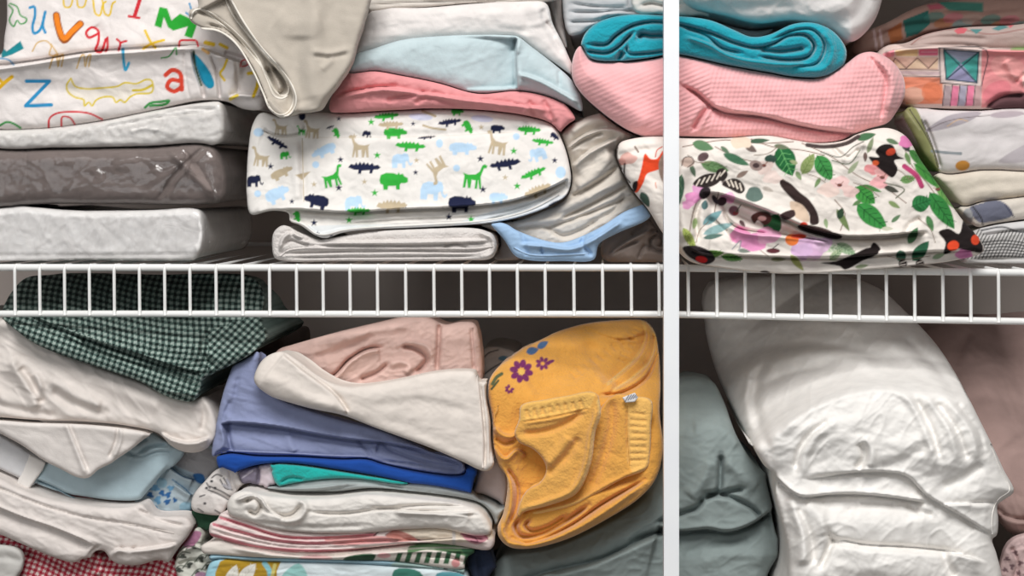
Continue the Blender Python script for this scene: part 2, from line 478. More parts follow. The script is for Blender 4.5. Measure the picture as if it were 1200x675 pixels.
def box(name, lo, hi, mat, bev=.0, parent=None):
    import bmesh
    bm = bmesh.new(); bmesh.ops.create_cube(bm, size=1)
    lo = np.array(lo); hi = np.array(hi); c = (lo + hi) / 2
    for v in bm.verts: v.co = Vector(np.array(v.co) * (hi - lo))
    if bev: bmesh.ops.bevel(bm, geom=bm.edges[:], offset=bev, segments=2, affect='EDGES')
    me = bpy.data.meshes.new(name); bm.to_mesh(me); bm.free(); me.materials.append(mat)
    o = bpy.data.objects.new(name, me); C.objects.link(o); o.location = c
    return o
# ================================================================ camera, light, room
cam = bpy.data.cameras.new('camera'); co = bpy.data.objects.new('camera', cam); C.objects.link(co)
co.location = CAM; co.rotation_euler = (math.pi / 2, 0, TH)
cam.sensor_width = 36; cam.lens = F / W * 36; cam.shift_y = -(H / 2 - HOR) / W; cam.clip_start = .02
bpy.context.scene.camera = co
sc = bpy.context.scene
sc.view_settings.view_transform = 'Standard'; sc.view_settings.look = 'None'
sc.view_settings.exposure = 0.0; sc.view_settings.gamma = 1.0; sc.view_settings.use_curve_mapping = False

wd = bpy.data.worlds.new('room_air'); sc.world = wd; wd.use_nodes = True
wd.node_tree.nodes['Background'].inputs[0].default_value = (1, .985, .96, 1); wd.node_tree.nodes['Background'].inputs[1].default_value = .2

def lamp(name, loc, target, sx, sy, power, col=(1, .97, .92)):
    l = bpy.data.lights.new(name, 'AREA'); l.shape = 'RECTANGLE'; l.size = sx; l.size_y = sy; l.energy = power; l.color = col
    o = bpy.data.objects.new(name, l); C.objects.link(o); o.location = loc
    o.rotation_euler = (Vector(target) - Vector(loc)).to_track_quat('-Z', 'Y').to_euler()
    return o
lamp('ceiling_lamp', (.12, -1.75, 1.98), (0, 0.05, -.08), 1.2, 1.0, 71, (1, .985, .965))
lamp('room_fill', (-.9, -2.0, .55), (0, 0, 0), 1.3, 1.2, 8, (.97, .985, 1))  # added soft fill from the room side, no real source behind it

wallm = plain('closet_paint', (186, 176, 170), .9, .15, 40, .2)
def setting(o): o['kind'] = 'structure'; return o
BACK = .46
setting(box('wall_back', (-.95, BACK, FLOOR_Z - .02), (.95, BACK + .02, .62), wallm))
setting(box('wall_left', (-.97, -.02, FLOOR_Z - .02), (-.95, BACK + .02, .62), wallm))
setting(box('wall_right', (.95, -.02, FLOOR_Z - .02), (.97, BACK + .02, .62), wallm))
setting(box('floor', (-.97, -.1, FLOOR_Z - .02), (.97, BACK + .02, FLOOR_Z), plain('closet_floor', (120, 112, 106), .8, .1, 30)))
setting(box('shade_board', (-.97, .0, .37), (.97, BACK + .02, .39), wallm))  # unseen board added above the piles to darken the back
# white upright in front of the shelf
q0 = P(777.6, 300, -.05); q1 = P(795.2, 300, -.05)
setting(box('trim_1', (q0[0], -.06, FLOOR_Z - .02), (q1[0], -.035, .62), plain('white_lacquer', (247, 249, 255), .45, 0, 20), .0008))

# ---------------------------------------------------------------- white wire shelf
shelf = bpy.data.objects.new('wire_shelf', None); C.objects.link(shelf); shelf.location = (0, 0, 0)
tag(shelf, 'white coated wire closet shelf with a ladder-like hanging front lip', 'shelf')
wm = plain('white_coating', (236, 236, 234), .38, 0, 30)
def topy(x): return np.interp(x, [-60, 0, 778, 1000, 1260], [313.5, 313.5, 313.8, 317.2, 320.2])
def boty(x): return np.interp(x, [-60, 0, 778, 1000, 1260], [367.6, 367.6, 368.2, 373.0, 377.8])
xs = np.linspace(-60, 1260, 34)
tube('top_rail', P(xs, topy(xs), 0.0), .0036, wm, shelf, 12)
tube('bottom_rail', P(xs, boty(xs), 0.0), .0034, wm, shelf, 12)
zb = float(P(600, 313.6, 0)[2])
tube('back_rail', [(-.56, BACK - .012, zb), (.52, BACK - .012, zb)], .003, wm, shelf, 10)
wx = [-10, 19.5, 48.5, 77.5, 106.5, 135.5, 165, 194.5, 224, 254.5, 285.5, 317, 348.5, 379.5, 411, 443, 476, 509, 541.5, 574, 606.5, 639, 672.5, 706, 739.5, 772,
      806, 839.5, 872.5, 905.5, 938.5, 972, 1005.5, 1037.5, 1070.5, 1103.5, 1136, 1168.5, 1201]
for x in wx:
    a = P(x, topy(x), 0.0); b = P(x + .5, boty(x), 0.0)
    yf = -.0042; zt = a[2] + .0022
    pts = [(a[0], BACK - .006, zt), (a[0], .2, zt), (a[0], .004, zt), (a[0], .0, zt + .0003), (a[0], -.0028, zt - .0006), (a[0], yf, zt - .004)]
    for k in np.linspace(.1, 1, 6): pts.append((a[0] + (b[0] - a[0]) * k, yf, a[2] + (b[2] - a[2]) * k - .001))
    tube('wire', pts, .0017, wm, shelf, 8)
SHELF_Z = zb + .0042

def lay_piles():
    # ================================================================ upper shelf
    WHITE = (226, 221, 216)
    cot = cloth('cotton', 1, .22, sheen=.05); lin_ = cloth('linen', 1.4, .3); crisp = cloth('percale', .6, .12, .92, .02); soft = cloth('jersey', .8, .3)
    US = SHELF_Z

    # ---- left pile: three bedding packs in clear plastic, alphabet sheet on top
    def film(body, parent, seam, feats=(), wr=(), R=6, T=.012):
        """the bag follows the pack inside it, a hair's breadth outside"""
        p = body.ol; t = np.roll(p, -1, 0) - np.roll(p, 1, 0); n = np.stack([t[:, 1], -t[:, 0]], 1); n /= np.linalg.norm(n, axis=1)[:, None] + 1e-9
        q = p + n * .45
        if not (inside(q[:, 0], q[:, 1], p).mean() < .5): q = p - n * .45
        b = Body(q, body.d, body.T + .006, R=body.R * .8, bulge=body.bulge + 4, feats=feats, wr=wr, res=2.2, clampz=US, inset=.0, smooth=False, side=2.2)
        bag = b.build('plastic_bag', plastic_film(), parent=parent)
        strip(b, 'bag_seam', seam, 1.8, .8, plain('heat_seal', (214, 211, 208), .25, 0, 30, .6), (214, 211, 208), bag)
        return bag


    b = Body([(-60, 248), (100, 247), (180, 246), (226, 244), (236, 248), (240, 266), (238, 290), (228, 304), (215, 306), (100, 305), (-60, 305)], .012, .2, R=9,
             wr=[(2.2, 26, 46, 20, 3, 'ridge'), (1.2, 12, 20, -30, 8)], feats=[('g', [(-40, 299), (100, 299), (228, 298)], 2, 1.6), ('r', [(232, 250), (236, 270), (232, 298)], 2, 3)], clampz=US, res=2)
    o = b.build('quilt_pack', cloth('quilted_white', .5, .5, .6), (238, 235, 233))
    tag(o, 'white quilt in a clear plastic bag, lowest of the bagged packs on the shelf', 'bedding pack', 'bagged bedding packs')
    film(b, o, [(-30, 300), (60, 300.5), (150, 300.5), (222, 299)], wr=[(2.5, 30, 50, 25, 4, 'ridge')])

    b = Body([(-60, 178), (20, 176), (100, 174), (180, 172), (236, 169), (252, 174), (262, 192), (266, 215), (262, 235), (240, 239), (150, 239), (60, 238.5), (-60, 237)], .016, .2, R=20,
             bulge=18, feats=[('g', [(30, 176), (31, 240)], 1.5, 1.5), ('g', [(185, 235), (205, 205), (240, 172)], 3, 3), ('r', [(200, 178), (222, 200), (250, 228)], 3, 4), ('g', [(100, 205), (180, 220), (240, 222)], 1, 6)], wr=[(1.2, 60, 30, 10, 5), (1, 14, 14, 0, 6)], res=2)
    o = b.build('blanket_pack', cloth('taupe_fleece', .6, .25, .75, .1), (126, 114, 110))
    tag(o, 'taupe grey blanket in a shiny clear plastic bag, between two white bagged packs', 'bedding pack', 'bagged bedding packs')
    film(b, o, [(204, 232), (212, 212), (228, 192), (246, 178)], feats=[('r', [(192, 238), (200, 215), (245, 168)], 4, 2.5), ('r', [(200, 180), (240, 215), (262, 236)], 3, 2.5), ('g', [(215, 176), (250, 230)], 4, 3), ('r', [(108, 198), (120, 206), (112, 212)], 3, 2), ('r', [(134, 190), (148, 187), (162, 186)], 2, 1.6), ('r', [(176, 185), (196, 184), (222, 182)], 2.4, 1.6), ('r', [(178, 196), (190, 202), (206, 196)], 2, 2)], wr=[(2.4, 60, 30, 20, 7, 'ridge'), (.9, 24, 14, -40, 9, 'ridge')])

    b = Body([(-60, 155), (20, 152), (60, 150), (120, 142), (180, 130), (240, 120), (258, 120), (262, 128), (262, 160), (256, 168), (240, 171), (150, 173), (60, 173), (-60, 176)], .012, .18, R=8,
             feats=[('g', [(190, 133), (220, 128), (255, 128)], 2.5, 2), ('g', [(120, 150), (190, 137), (258, 130)], 2, 2), ('r', [(150, 155), (170, 150), (200, 156)], 2, 3)], wr=[(2, 30, 22, 15, 12, 'ridge'), (1.4, 12, 10, 0, 2)], res=2)
    o = b.build('sheet_pack', cloth('packed_white', .5, .4, .55), (232, 228, 224))
    tag(o, 'white sheet set in a clear plastic bag, topmost pack under the alphabet sheet', 'bedding pack', 'bagged bedding packs')
    film(b, o, [(196, 136), (220, 131), (240, 128), (257, 128)], wr=[(2.4, 36, 20, -15, 8, 'ridge'), (1.5, 15, 12, 10, 3, 'ridge')])

    def alphabet(c):
        R_, B_, G_, Yl, Tn, Or = (205, 45, 55), (42, 140, 190), (60, 150, 75), (225, 190, 50), (205, 170, 110), (232, 130, 35)
        c.stroke([(35, 9), (40, 8), (41, 18), (38, 32), (40, 39), (47, 35), (53, 14), (50, 30), (53, 38)], 3.2, B_)
        c.stroke([(66, 18), (68, 30), (75, 47), (84, 38), (94, 28)], 8.5, (150, 80, 30)); c.stroke([(66, 18), (68, 30), (75, 45), (84, 37), (94, 28)], 6, Or)
        c.stroke([(114, 40), (104, 44), (101, 38), (108, 32), (115, 36), (115, 50), (112, 59), (118, 61), (124, 46)], 3, R_)
        c.stroke([(126, 44), (126, 56), (124, 60)], 2.6, R_); c.stroke([(137, 46), (141, 50), (139, 59)], 2.6, R_); c.stroke([(141, 50), (148, 48)], 2.6, R_)
        c.stroke([(165, -4), (158, 18)], 4.5, R_, False); c.stroke([(151, 19), (163, 21)], 3, R_, False)
        c.fill([(181, 30), (187, 8), (196, 10), (201, 24), (211, 16), (232, 26), (225, 45), (216, 42), (220, 31), (203, 36), (197, 32), (192, 20), (189, 33)], (40, 160, 50))
        c.stroke([(170, 36), (177, 50), (182, 56)], 3, Yl); c.stroke([(168, 57), (178, 51), (192, 47)], 3, Yl)
        for x in (76, 92): c.stroke([(x - 2, -2), (x, 8), (x + 6, 8), (x + 10, -4)], 2, Yl)
        for x in (112, 123): c.stroke([(x - 3, 0), (x, 16), (x + 5, 18), (x + 9, 4), (x + 12, 2)], 2.2, Yl)
        c.stroke([(10, 6), (15, 12), (11, 24), (16, 31), (20, 24), (24, 28), (30, 26), (31, 22), (24, 18), (20, 8), (12, 4)], 1.8, G_)
        c.fill([(0, 54), (8, 60), (24, 48), (28, 57), (14, 64), (2, 68)], (25, 130, 140)); c.stroke([(-4, 68), (10, 70), (16, 76)], 1.6, B_)
        c.stroke([(38, 60), (44, 50), (54, 48), (60, 54), (58, 64), (70, 66)], 1.6, Tn); c.stroke([(60, 52), (68, 64)], 1.6, Tn)
        c.stroke([(31, 95), (58, 95), (30, 124), (60, 123)], 4.2, B_, False)
        for x in (58, 90): c.stroke([(x, 80), (x + 5, 66), (x + 8, 64), (x + 10, 78), (x + 13, 66), (x + 16, 64), (x + 14, 78)], 1.8, Tn)
        c.stroke([(144, 58), (145, 72), (147, 82), (151, 74)], 3.4, (60, 165, 205))
        cr = [(83, 92), (78, 100), (80, 108), (88, 114), (98, 117), (99, 124), (104, 120), (108, 124), (112, 118), (120, 114), (132, 114), (136, 120), (141, 117), (146, 120), (152, 114), (160, 110), (178, 108), (178, 95), (172, 93), (160, 98), (146, 97), (138, 101), (120, 103), (100, 104), (88, 101), (83, 92)]
        c.fill(cr, (226, 218, 200), True, a=.5); c.stroke(cr, 2, (214, 190, 60)); c.stroke([(156, 106), (168, 105), (178, 100)], 3, (214, 190, 60))
        c.stroke([(194, 88), (202, 82), (211, 86), (213, 105)], 5.2, (215, 70, 50)); c.stroke([(212, 95), (200, 94), (196, 102), (204, 107), (213, 102)], 5, (215, 70, 50))
        c.stroke([(-6, 108), (4, 98), (14, 90)], 4.5, (235, 185, 40)); c.stroke([(-2, 92), (4, 98)], 4, (235, 185, 40))
        c.stroke([(57, 150), (58, 139), (66, 133), (85, 131), (105, 133), (120, 140)], 2.2, R_); c.stroke([(72, 148), (73, 137), (82, 138), (88, 146)], 2, R_)
        c.stroke([(170, 126), (176, 121), (190, 119), (198, 118), (194, 122), (176, 124)], 3, G_)
        c.stroke([(0, 147), (8, 143), (16, 145), (24, 150)], 2.6, G_)
        c.stroke([(189, 68), (198, 66), (206, 56), (207, 64)], 1.8, G_)
        c.stroke([(210, 54), (211, 48), (220, 47), (230, 48), (232, 54)], 2.4, R_)
        c.fill([(226, 62), (232, 66), (246, 84), (251, 100), (246, 104), (238, 98), (230, 78)], (30, 150, 185), True); c.stroke([(227, 60), (229, 78), (236, 100)], 2, (60, 90, 60))
        c.stroke([(266, 70), (262, 80), (258, 86), (263, 94)], 3, Yl); c.stroke([(282, 78), (283, 72), (288, 70), (290, 76), (284, 78)], 1.6, R_)
        c.stroke([(291, 86), (301, 86), (302, 98), (297, 113)], 4, (230, 195, 40)); c.stroke([(241, 50), (250, 52)], 5, Yl); c.stroke([(258, 52), (266, 56)], 4, Yl); c.stroke([(238, 58), (244, 62)], 4, (240, 190, 120))
        c.stroke([(270, 116), (278, 112)], 4, (230, 205, 80)); c.stroke([(218, 15), (226, 20), (222, 4)], 2, B_)
    b = Body([(-60, 145), (-60, 82), (-8, 70), (3, 60), (5, 44), (8, 24), (14, -46), (60, -50), (222, -46), (240, -8), (266, 28), (300, 72), (309, 100), (307, 127), (286, 128), (265, 119), (232, 118), (180, 129), (120, 141), (60, 150), (0, 152)], .03, .24, R=14, tilt=(0, .14),
             feats=[('e', [(-50, 83), (-20, 81), (40, 73), (100, 63), (160, 59), (210, 55), (235, 55), (262, 66), (290, 74)], 14, 26, .04), ('g', [(-40, 79), (40, 71), (110, 60), (200, 54), (240, 56)], 5, 1.8),
                    ('g', [(226, 58), (228, 75), (236, 100), (240, 116)], 6, 2.2), ('g', [(246, 62), (254, 84), (258, 116)], 5, 2), ('g', [(216, 58), (217, 90), (222, 116)], 1.5, 1.5), ('g', [(276, 70), (278, 90), (280, 108)], 2.5, 2),
                    ('e', [(268, 114), (280, 110), (298, 110), (306, 104)], 5, 8), ('g', [(262, 62), (276, 66), (292, 72)], 5, 3), ('g', [(120, 62), (124, 50), (110, 30)], 1.5, 6), ('r', [(240, 58), (250, 66), (270, 66)], 3, 3),
                    ('g', [(0, 112), (60, 104), (120, 110), (190, 104)], 1.5, 10)],
             wr=[(1.8, 70, 40, 10, 21), (.8, 20, 20, 0, 22)], res=1.25)
    o = b.build('alphabet_sheet', cot, (228, 221, 218), alphabet)
    tag(o, 'white cotton sheet printed with bright letters and animals, top of the left pile', 'folded sheet')

    # ---- beige heavy cloth hanging over the piles
    def beige(c):
        pass
    b = Body([(222, -30), (228, -46), (440, -46), (432, 8), (419, 50), (412, 74), (398, 96), (382, 116), (372, 130), (348, 133), (338, 137), (328, 137), (318, 131), (311, 112), (298, 82), (278, 52), (258, 36), (236, 32), (223, 24), (222, 12), (232, 8), (228, -10)], -.03, .03, R=7, bulge=9, tilt=(-.06, .10),
             feats=[('s', [(266, -6), (284, 28), (302, 56), (320, 76), (336, 96), (345, 112), (344, 128), (336, 137)], -9, 40, .02), ('g', [(270, 12), (290, 40), (305, 58), (328, 84), (340, 104), (338, 122)], 4, 3),
                    ('g', [(312, 76), (320, 96), (326, 110), (333, 106), (330, 92), (318, 76)], 11, 4.5), ('g', [(232, 12), (256, 24), (280, 46), (304, 72)], 5, 2.6), ('g', [(244, 28), (270, 38), (288, 60)], 4, 2),
                    ('r', [(372, -20), (366, 40), (362, 80), (370, 125)], 5, 14), ('g', [(352, 40), (352, 90), (360, 125)], 3, 14), ('r', [(366, 60), (386, 62), (408, 58)], 1.6, 3.5), ('g', [(366, 66), (390, 67), (408, 63)], 1, 3), ('r', [(376, 82), (388, 70), (384, 60)], 1.3, 4), ('r', [(320, 20), (345, 34), (380, 26)], 2, 14)],
             wr=[(1.6, 60, 50, 40, 31)], res=1.5)
    o = b.build('beige_curtain_panel', cloth('heavy_beige', 1.2, .15, .95, .35), (186, 177, 165))
    tag(o, 'heavy beige cloth with white piped edges hanging folded over the shelf piles', 'folded curtain')
    pm = cloth('piping_cord', .6, .05)
    for pts in ([(232, 9), (252, 22), (274, 40), (296, 64), (312, 86), (324, 108), (332, 112), (338, 108), (334, 92), (314, 68), (290, 40), (270, 12), (262, -8)],
                [(224, 22), (228, 12), (240, 12), (262, 26), (284, 46), (302, 68), (314, 94), (322, 112), (330, 115), (337, 112)],
                [(236, 33), (256, 36), (276, 50), (296, 82), (309, 110), (317, 128), (328, 135), (338, 131), (344, 118), (341, 100), (322, 74), (302, 52)],
                [(320, 131), (330, 137), (341, 132), (347, 118), (343, 102), (326, 78), (305, 54), (286, 26), (270, -2)]):
        strip(b, 'piping', pts, 2.6, 1.6, pm, (228, 222, 212), o, 5)

    # ---- centre pile
    b = Body([(430, 12), (434, -40), (646, -40), (656, -4), (610, 3), (560, 3), (500, 8), (465, 10), (440, 14)], .05, .03, R=6, feats=[('g', [(432, 6), (470, 3), (540, 1), (600, 0)], 3, 1.6), ('g', [(432, 0), (500, -4), (600, -5)], 3, 1.6)], wr=[(1.2, 40, 10, 0, 41)], res=2)
    o = b.build('linen_tablecloth', lin_, (205, 198, 190)); tag(o, 'off-white linen cloth at the top of the centre pile, cut by the picture edge', 'folded linen')

    b = Body([(416, 66), (420, 46), (428, 22), (438, 12), (500, 9), (560, 4), (620, 1), (640, 4), (648, 28), (662, 56), (673, 88), (650, 74), (622, 54), (607, 43), (560, 43), (500, 45), (470, 49), (440, 59)], .035, .2, R=15, bulge=14,
             feats=[('g', [(608, 4), (618, 20), (616, 42)], 2, 8), ('g', [(636, 8), (640, 30), (660, 64)], 3, 4), ('g', [(640, 24), (652, 44)], 3, 2.5)], wr=[(1.4, 60, 18, 0, 42), (.8, 14, 12, 30, 43)], res=1.75)
    o = b.build('white_sheet', cot, (226, 220, 217)); tag(o, 'thick white folded sheet lying on the pale blue one in the centre pile', 'folded sheet')
    b = Body([(634, -30), (666, -30), (662, 20), (664, 50), (672, 92), (664, 66), (650, 40), (644, 10)], .09, .18, R=8, feats=[('g', [(652, -10), (656, 20), (668, 50)], 3, 3), ('g', [(664, -20), (662, 10)], 3, 3)], wr=[(2, 16, 24, 20, 46)], res=2)
    o = b.build('grey_pillowcase', cot, (168, 160, 156)); tag(o, 'crumpled grey pillowcase squeezed in between the white sheet and the towel pile', 'pillowcase')

    b = Body([(408, 84), (414, 66), (438, 57), (470, 47), (520, 42), (590, 41), (607, 43), (622, 54), (648, 74), (670, 94), (680, 112), (682, 130), (664, 122), (640, 112), (606, 106), (560, 109), (515, 97), (470, 88), (440, 83)], .018, .22, R=17, bulge=15,
             feats=[('g', [(604, 42), (603, 52), (600, 60)], 5, 2.5), ('s', [(606, 44), (605, 70), (606, 104)], -14, 34, .05), ('g', [(607, 60), (606, 84), (604, 104)], 3, 3), ('e', [(606, 84), (630, 92), (660, 108), (680, 120)], 5, 8), ('g', [(655, 82), (656, 100)], 2, 2)], wr=[(1.4, 50, 26, -15, 44), (.6, 12, 12, 0, 45)], res=1.75)
    o = b.build('blue_sheet', cot, (190, 206, 210)); tag(o, 'pale blue folded sheet lying on the salmon pink one in the centre pile', 'folded sheet')

    b = Body([(386, 128), (392, 106), (404, 88), (440, 82), (470, 88), (515, 98), (560, 110), (606, 107), (640, 113), (664, 124), (675, 144), (664, 156), (640, 146), (610, 134), (560, 131), (500, 127), (460, 130), (420, 133), (396, 136)], .014, .22, R=11, bulge=10,
             feats=[('e', [(388, 115), (415, 108), (450, 103), (490, 108), (540, 115), (600, 122), (650, 128)], 5, 7), ('g', [(452, 118), (480, 112), (500, 108)], 2.5, 3), ('g', [(395, 112), (430, 104), (470, 100)], 2.5, 2.5), ('r', [(580, 128), (612, 133), (620, 124), (600, 118)], 3.5, 3), ('g', [(618, 118), (630, 140)], 3, 3), ('g', [(636, 116), (650, 146)], 3, 3), ('g', [(485, 122), (500, 114), (540, 124)], 2.5, 3)],
             wr=[(1.8, 40, 12, 8, 51, 'ridge'), (1, 12, 10, 10, 52)], res=1.5)
    o = b.build('pink_sheet', cot, (222, 148, 150)); tag(o, 'salmon pink folded sheet lying on the animal print sheet', 'folded sheet')

    GR, NV, TN, LB, LV = (52, 172, 62), (26, 32, 62), (190, 174, 146), (186, 214, 238), (206, 208, 228)
    def zoo(c):
        def k(n, col, x, y, s, a=0, f=False, sy=1.0): c.shape(n, x, y, s, col, a, f, sy)
        c.blob(450, 272, 150, 9, (196, 212, 224), 0, a=.35); c.blob(590, 252, 80, 8, (200, 214, 226), -16, a=.5)
        for x, y, r in ((493, 137, 14), (565, 139, 13)): c.blob(x, y, r, 4, LV, 5)
        k('hippo', LB, 380, 177, 31, -25, True, .7); k('elephant', LB, 470, 188, 26, 0, False, 1); k('hippo', LB, 542, 174, 33, 0, False, .75); k('elephant', LB, 630, 181, 24, -20, True); k('elephant', LB, 507, 223, 34, 5)
        k('hippo', LB, 325, 228, 30, -25); k('elephant', LB, 415, 238, 26); k('hippo', LB, 584, 232, 22); c.blob(515, 168, 4, 5, LB); c.blob(657, 202, 6, 7, LB); c.blob(370, 193, 4, 4, LB); c.blob(303, 155, 6, 5, LB); c.blob(302, 227, 4, 4, LB); c.blob(535, 197, 4, 4, LB); c.blob(605, 160, 4, 4, LB)
        k('crocodile', GR, 453, 136, 30, -6); k('hippo', GR, 463, 156, 28, 0, False, .8); k('crocodile', GR, 481, 171, 36, 4); k('giraffe', GR, 390, 207, 26, -12, True, .9); k('hippo', GR, 461, 212, 34); k('giraffe', GR, 556, 207, 28, 6, True); k('crocodile', GR, 625, 203, 32, -22); k('crocodile', GR, 636, 166, 26, 8); k('crocodile', GR, 620, 152, 28, 4, False, 1.2); k('hippo', GR, 548, 149, 17, 60); k('hippo', GR, 536, 131, 15); k('hippo', GR, 394, 156, 13, 70); k('elephant', GR, 334, 182, 14); k('crocodile', GR, 420, 247, 28); k('hippo', GR, 348, 254, 14, 80); k('giraffe', GR, 353, 153, 11)
        for x, y in ((442, 182), (439, 226), (409, 258), (552, 257), (606, 218), (435, 143), (602, 177)): k('star', GR, x, y, 9)
        k('crocodile', NV, 427, 196, 38, 2, False, 1.1); k('crocodile', NV, 592, 192, 37, -10, True, 1.1); k('hippo', NV, 371, 236, 30, 12, True, .95); k('hippo', NV, 541, 239, 33); k('crocodile', NV, 527, 143, 28, -8); k('hippo', NV, 583, 151, 17); k('crocodile', NV, 500, 161, 21, -6, False, .6); k('elephant', NV, 430, 157, 12, 20); k('crocodile', NV, 325, 167, 28, 30); k('elephant', NV, 298, 212, 21, 0); k('crocodile', NV, 387, 149, 10, -20); k('crocodile', NV, 652, 238, 20, -20); c.blob(354, 136, 4, 5, NV); k('hippo', NV, 650, 160, 12, 40)
        for x, y, s in ((399, 187, 8), (563, 186, 9), (397, 220, 9), (566, 222, 9), (317, 195, 8), (526, 254, 9), (368, 261, 9), (487, 202, 7), (650, 188, 8), (342, 236, 7), (474, 241, 7), (397, 139, 6), (484, 145, 6), (372, 274, 6), (388, 276, 5)): k('star', NV, x, y, s)
        k('giraffe', TN, 421, 172, 25); k('giraffe', TN, 582, 168, 26, 8); k('giraffe', TN, 513, 199, 26, 150, True); k('giraffe', TN, 305, 184, 22, 5); k('hippo', TN, 330, 203, 28, -25, False, .7); k('crocodile', TN, 459, 241, 36, 0, False, 1.3); k('crocodile', TN, 630, 223, 34, -22, False, 1.2); k('crocodile', TN, 458, 146, 30, -2); k('giraffe', TN, 365, 152, 20, 4); k('giraffe', TN, 328, 149, 18, 0); c.stroke([(496, 147), (506, 150), (522, 152)], 2.5, TN); c.stroke([(495, 130), (505, 134), (510, 136)], 3, TN); c.fill([(346, 205), (364, 201), (358, 207), (354, 211)], TN)
        for x, y in ((488, 188), (427, 213), (592, 208), (368, 216), (564, 149), (415, 160)): k('star', TN, x, y, 7)
        c.stroke([(355, 166), (355, 195), (356, 228)], 1, (205, 190, 170), a=.6); c.stroke([(370, 161), (500, 160), (600, 155)], .8, (190, 176, 150), a=.3)
    b = Body([(289, 205), (291, 175), (296, 146), (306, 132), (330, 138), (346, 135), (372, 132), (400, 133), (460, 130), (520, 128), (580, 131), (620, 137), (648, 147), (660, 168), (667, 192), (669, 212), (664, 228), (645, 241), (610, 254), (575, 261), (540, 264), (480, 267), (430, 269), (400, 273), (382, 279), (370, 276), (352, 264), (340, 259), (338, 250), (318, 247), (294, 251), (289, 228)], .012, .16, R=12, bulge=11, tilt=(0, .22),
             feats=[('s', [(300, 250), (340, 245), (400, 248), (470, 245), (540, 242), (595, 236), (640, 222), (666, 209)], -9, 30, .02), ('g', [(342, 247), (400, 250), (470, 247), (540, 244), (595, 238), (640, 224), (664, 212)], 5, 1.8), ('g', [(400, 262), (480, 257), (560, 253), (610, 243), (655, 224)], 3, 1.4), ('g', [(570, 258), (620, 243), (662, 219)], 2.5, 1.3), ('e', [(340, 257), (358, 262), (372, 273), (400, 268), (450, 264)], 3, 6),
                    ('g', [(354, 160), (355, 195), (357, 236)], 2.2, 4), ('r', [(346, 165), (347, 200), (350, 236)], 2, 6), ('e', [(306, 152), (322, 157), (348, 156), (358, 146)], -5, 8), ('g', [(308, 150), (318, 157), (336, 159), (352, 157)], 4, 2), ('g', [(375, 160), (460, 159), (560, 155), (630, 152)], 1.2, 5), ('g', [(295, 190), (340, 180), (430, 184), (560, 176)], .8, 12)],
             wr=[(1.5, 60, 40, 0, 61), (.7, 16, 16, 0, 62)], res=1.1, clampz=US)
    o = b.build('animal_print_sheet', crisp, (232, 228, 223), zoo); tag(o, 'white folded sheet printed with green, navy and tan animals and stars', 'folded sheet')
    strip(b, 'seam', [(354, 162), (355, 195), (356, 236)], 1.2, .7, crisp, (206, 196, 180), o)
    strip(b, 'hem', [(341, 258), (354, 263), (371, 274), (384, 275), (402, 270), (440, 266), (500, 263), (570, 258), (620, 246), (655, 228)], 2.4, 1.2, crisp, (228, 226, 222), o)

    b = Body([(319, 290), (321, 272), (332, 264), (350, 272), (375, 281), (388, 279), (430, 272), (500, 268), (560, 268), (577, 274), (582, 288), (577, 302), (540, 305), (400, 306), (334, 306), (322, 302)], .004, .16, R=7, bulge=8,
             feats=[('e', [(326, 296), (329, 280), (338, 272), (352, 276), (364, 284), (400, 283), (480, 282), (572, 280)], 3, 6, .03), ('g', [(330, 290), (340, 282), (356, 286), (420, 288), (500, 288), (576, 284)], 4, 1.4), ('g', [(332, 297), (400, 295), (480, 294), (560, 294), (576, 290)], 4, 1.3), ('g', [(336, 302), (420, 301), (560, 300)], 3.5, 1.3), ('g', [(520, 290), (532, 286), (548, 290)], 3, 1.5), ('r', [(560, 272), (577, 280), (577, 296), (566, 302)], 3, 2.4), ('g', [(338, 270), (346, 278), (362, 282)], 3, 1.6)],
             wr=[(.7, 30, 6, 0, 71)], res=1.25, clampz=US)
    tow = cloth('waffle_cotton', 1.2, .1, terry=True)
    o = b.build('white_towel', tow, (216, 210, 206)); tag(o, 'white folded towel lying on the wire shelf under the animal print sheet', 'folded towel')
    strip(b, 'hem', [(328, 300), (340, 293), (400, 291), (480, 291), (560, 291), (578, 289)], 2.2, 1.2, tow, (222, 216, 212), o)

    b = Body([(574, 260), (592, 262), (606, 270), (640, 282), (660, 284), (700, 268), (736, 246), (760, 240), (762, 254), (722, 274), (702, 286), (696, 304), (660, 306), (620, 305), (604, 300), (590, 280)], .0, .017, R=7,
             feats=[('e', [(606, 284), (640, 287), (668, 290), (690, 282), (730, 256)], 4, 7), ('g', [(690, 268), (682, 284), (694, 300)], 3, 2.5), ('g', [(634, 290), (636, 298)], 3, 1.5), ('g', [(612, 272), (618, 300)], 2, 3)], wr=[(1.4, 24, 10, -10, 73, 'ridge')], res=1.5, clampz=US)
    o = b.build('blue_shirt', cot, (160, 190, 222)); tag(o, 'light blue cotton shirt crushed under the crumpled beige sheet', 'folded shirt')
    strip(b, 'hem', [(602, 290), (620, 298), (660, 299), (690, 297)], 2.2, 1.0, cot, (168, 196, 226), o)

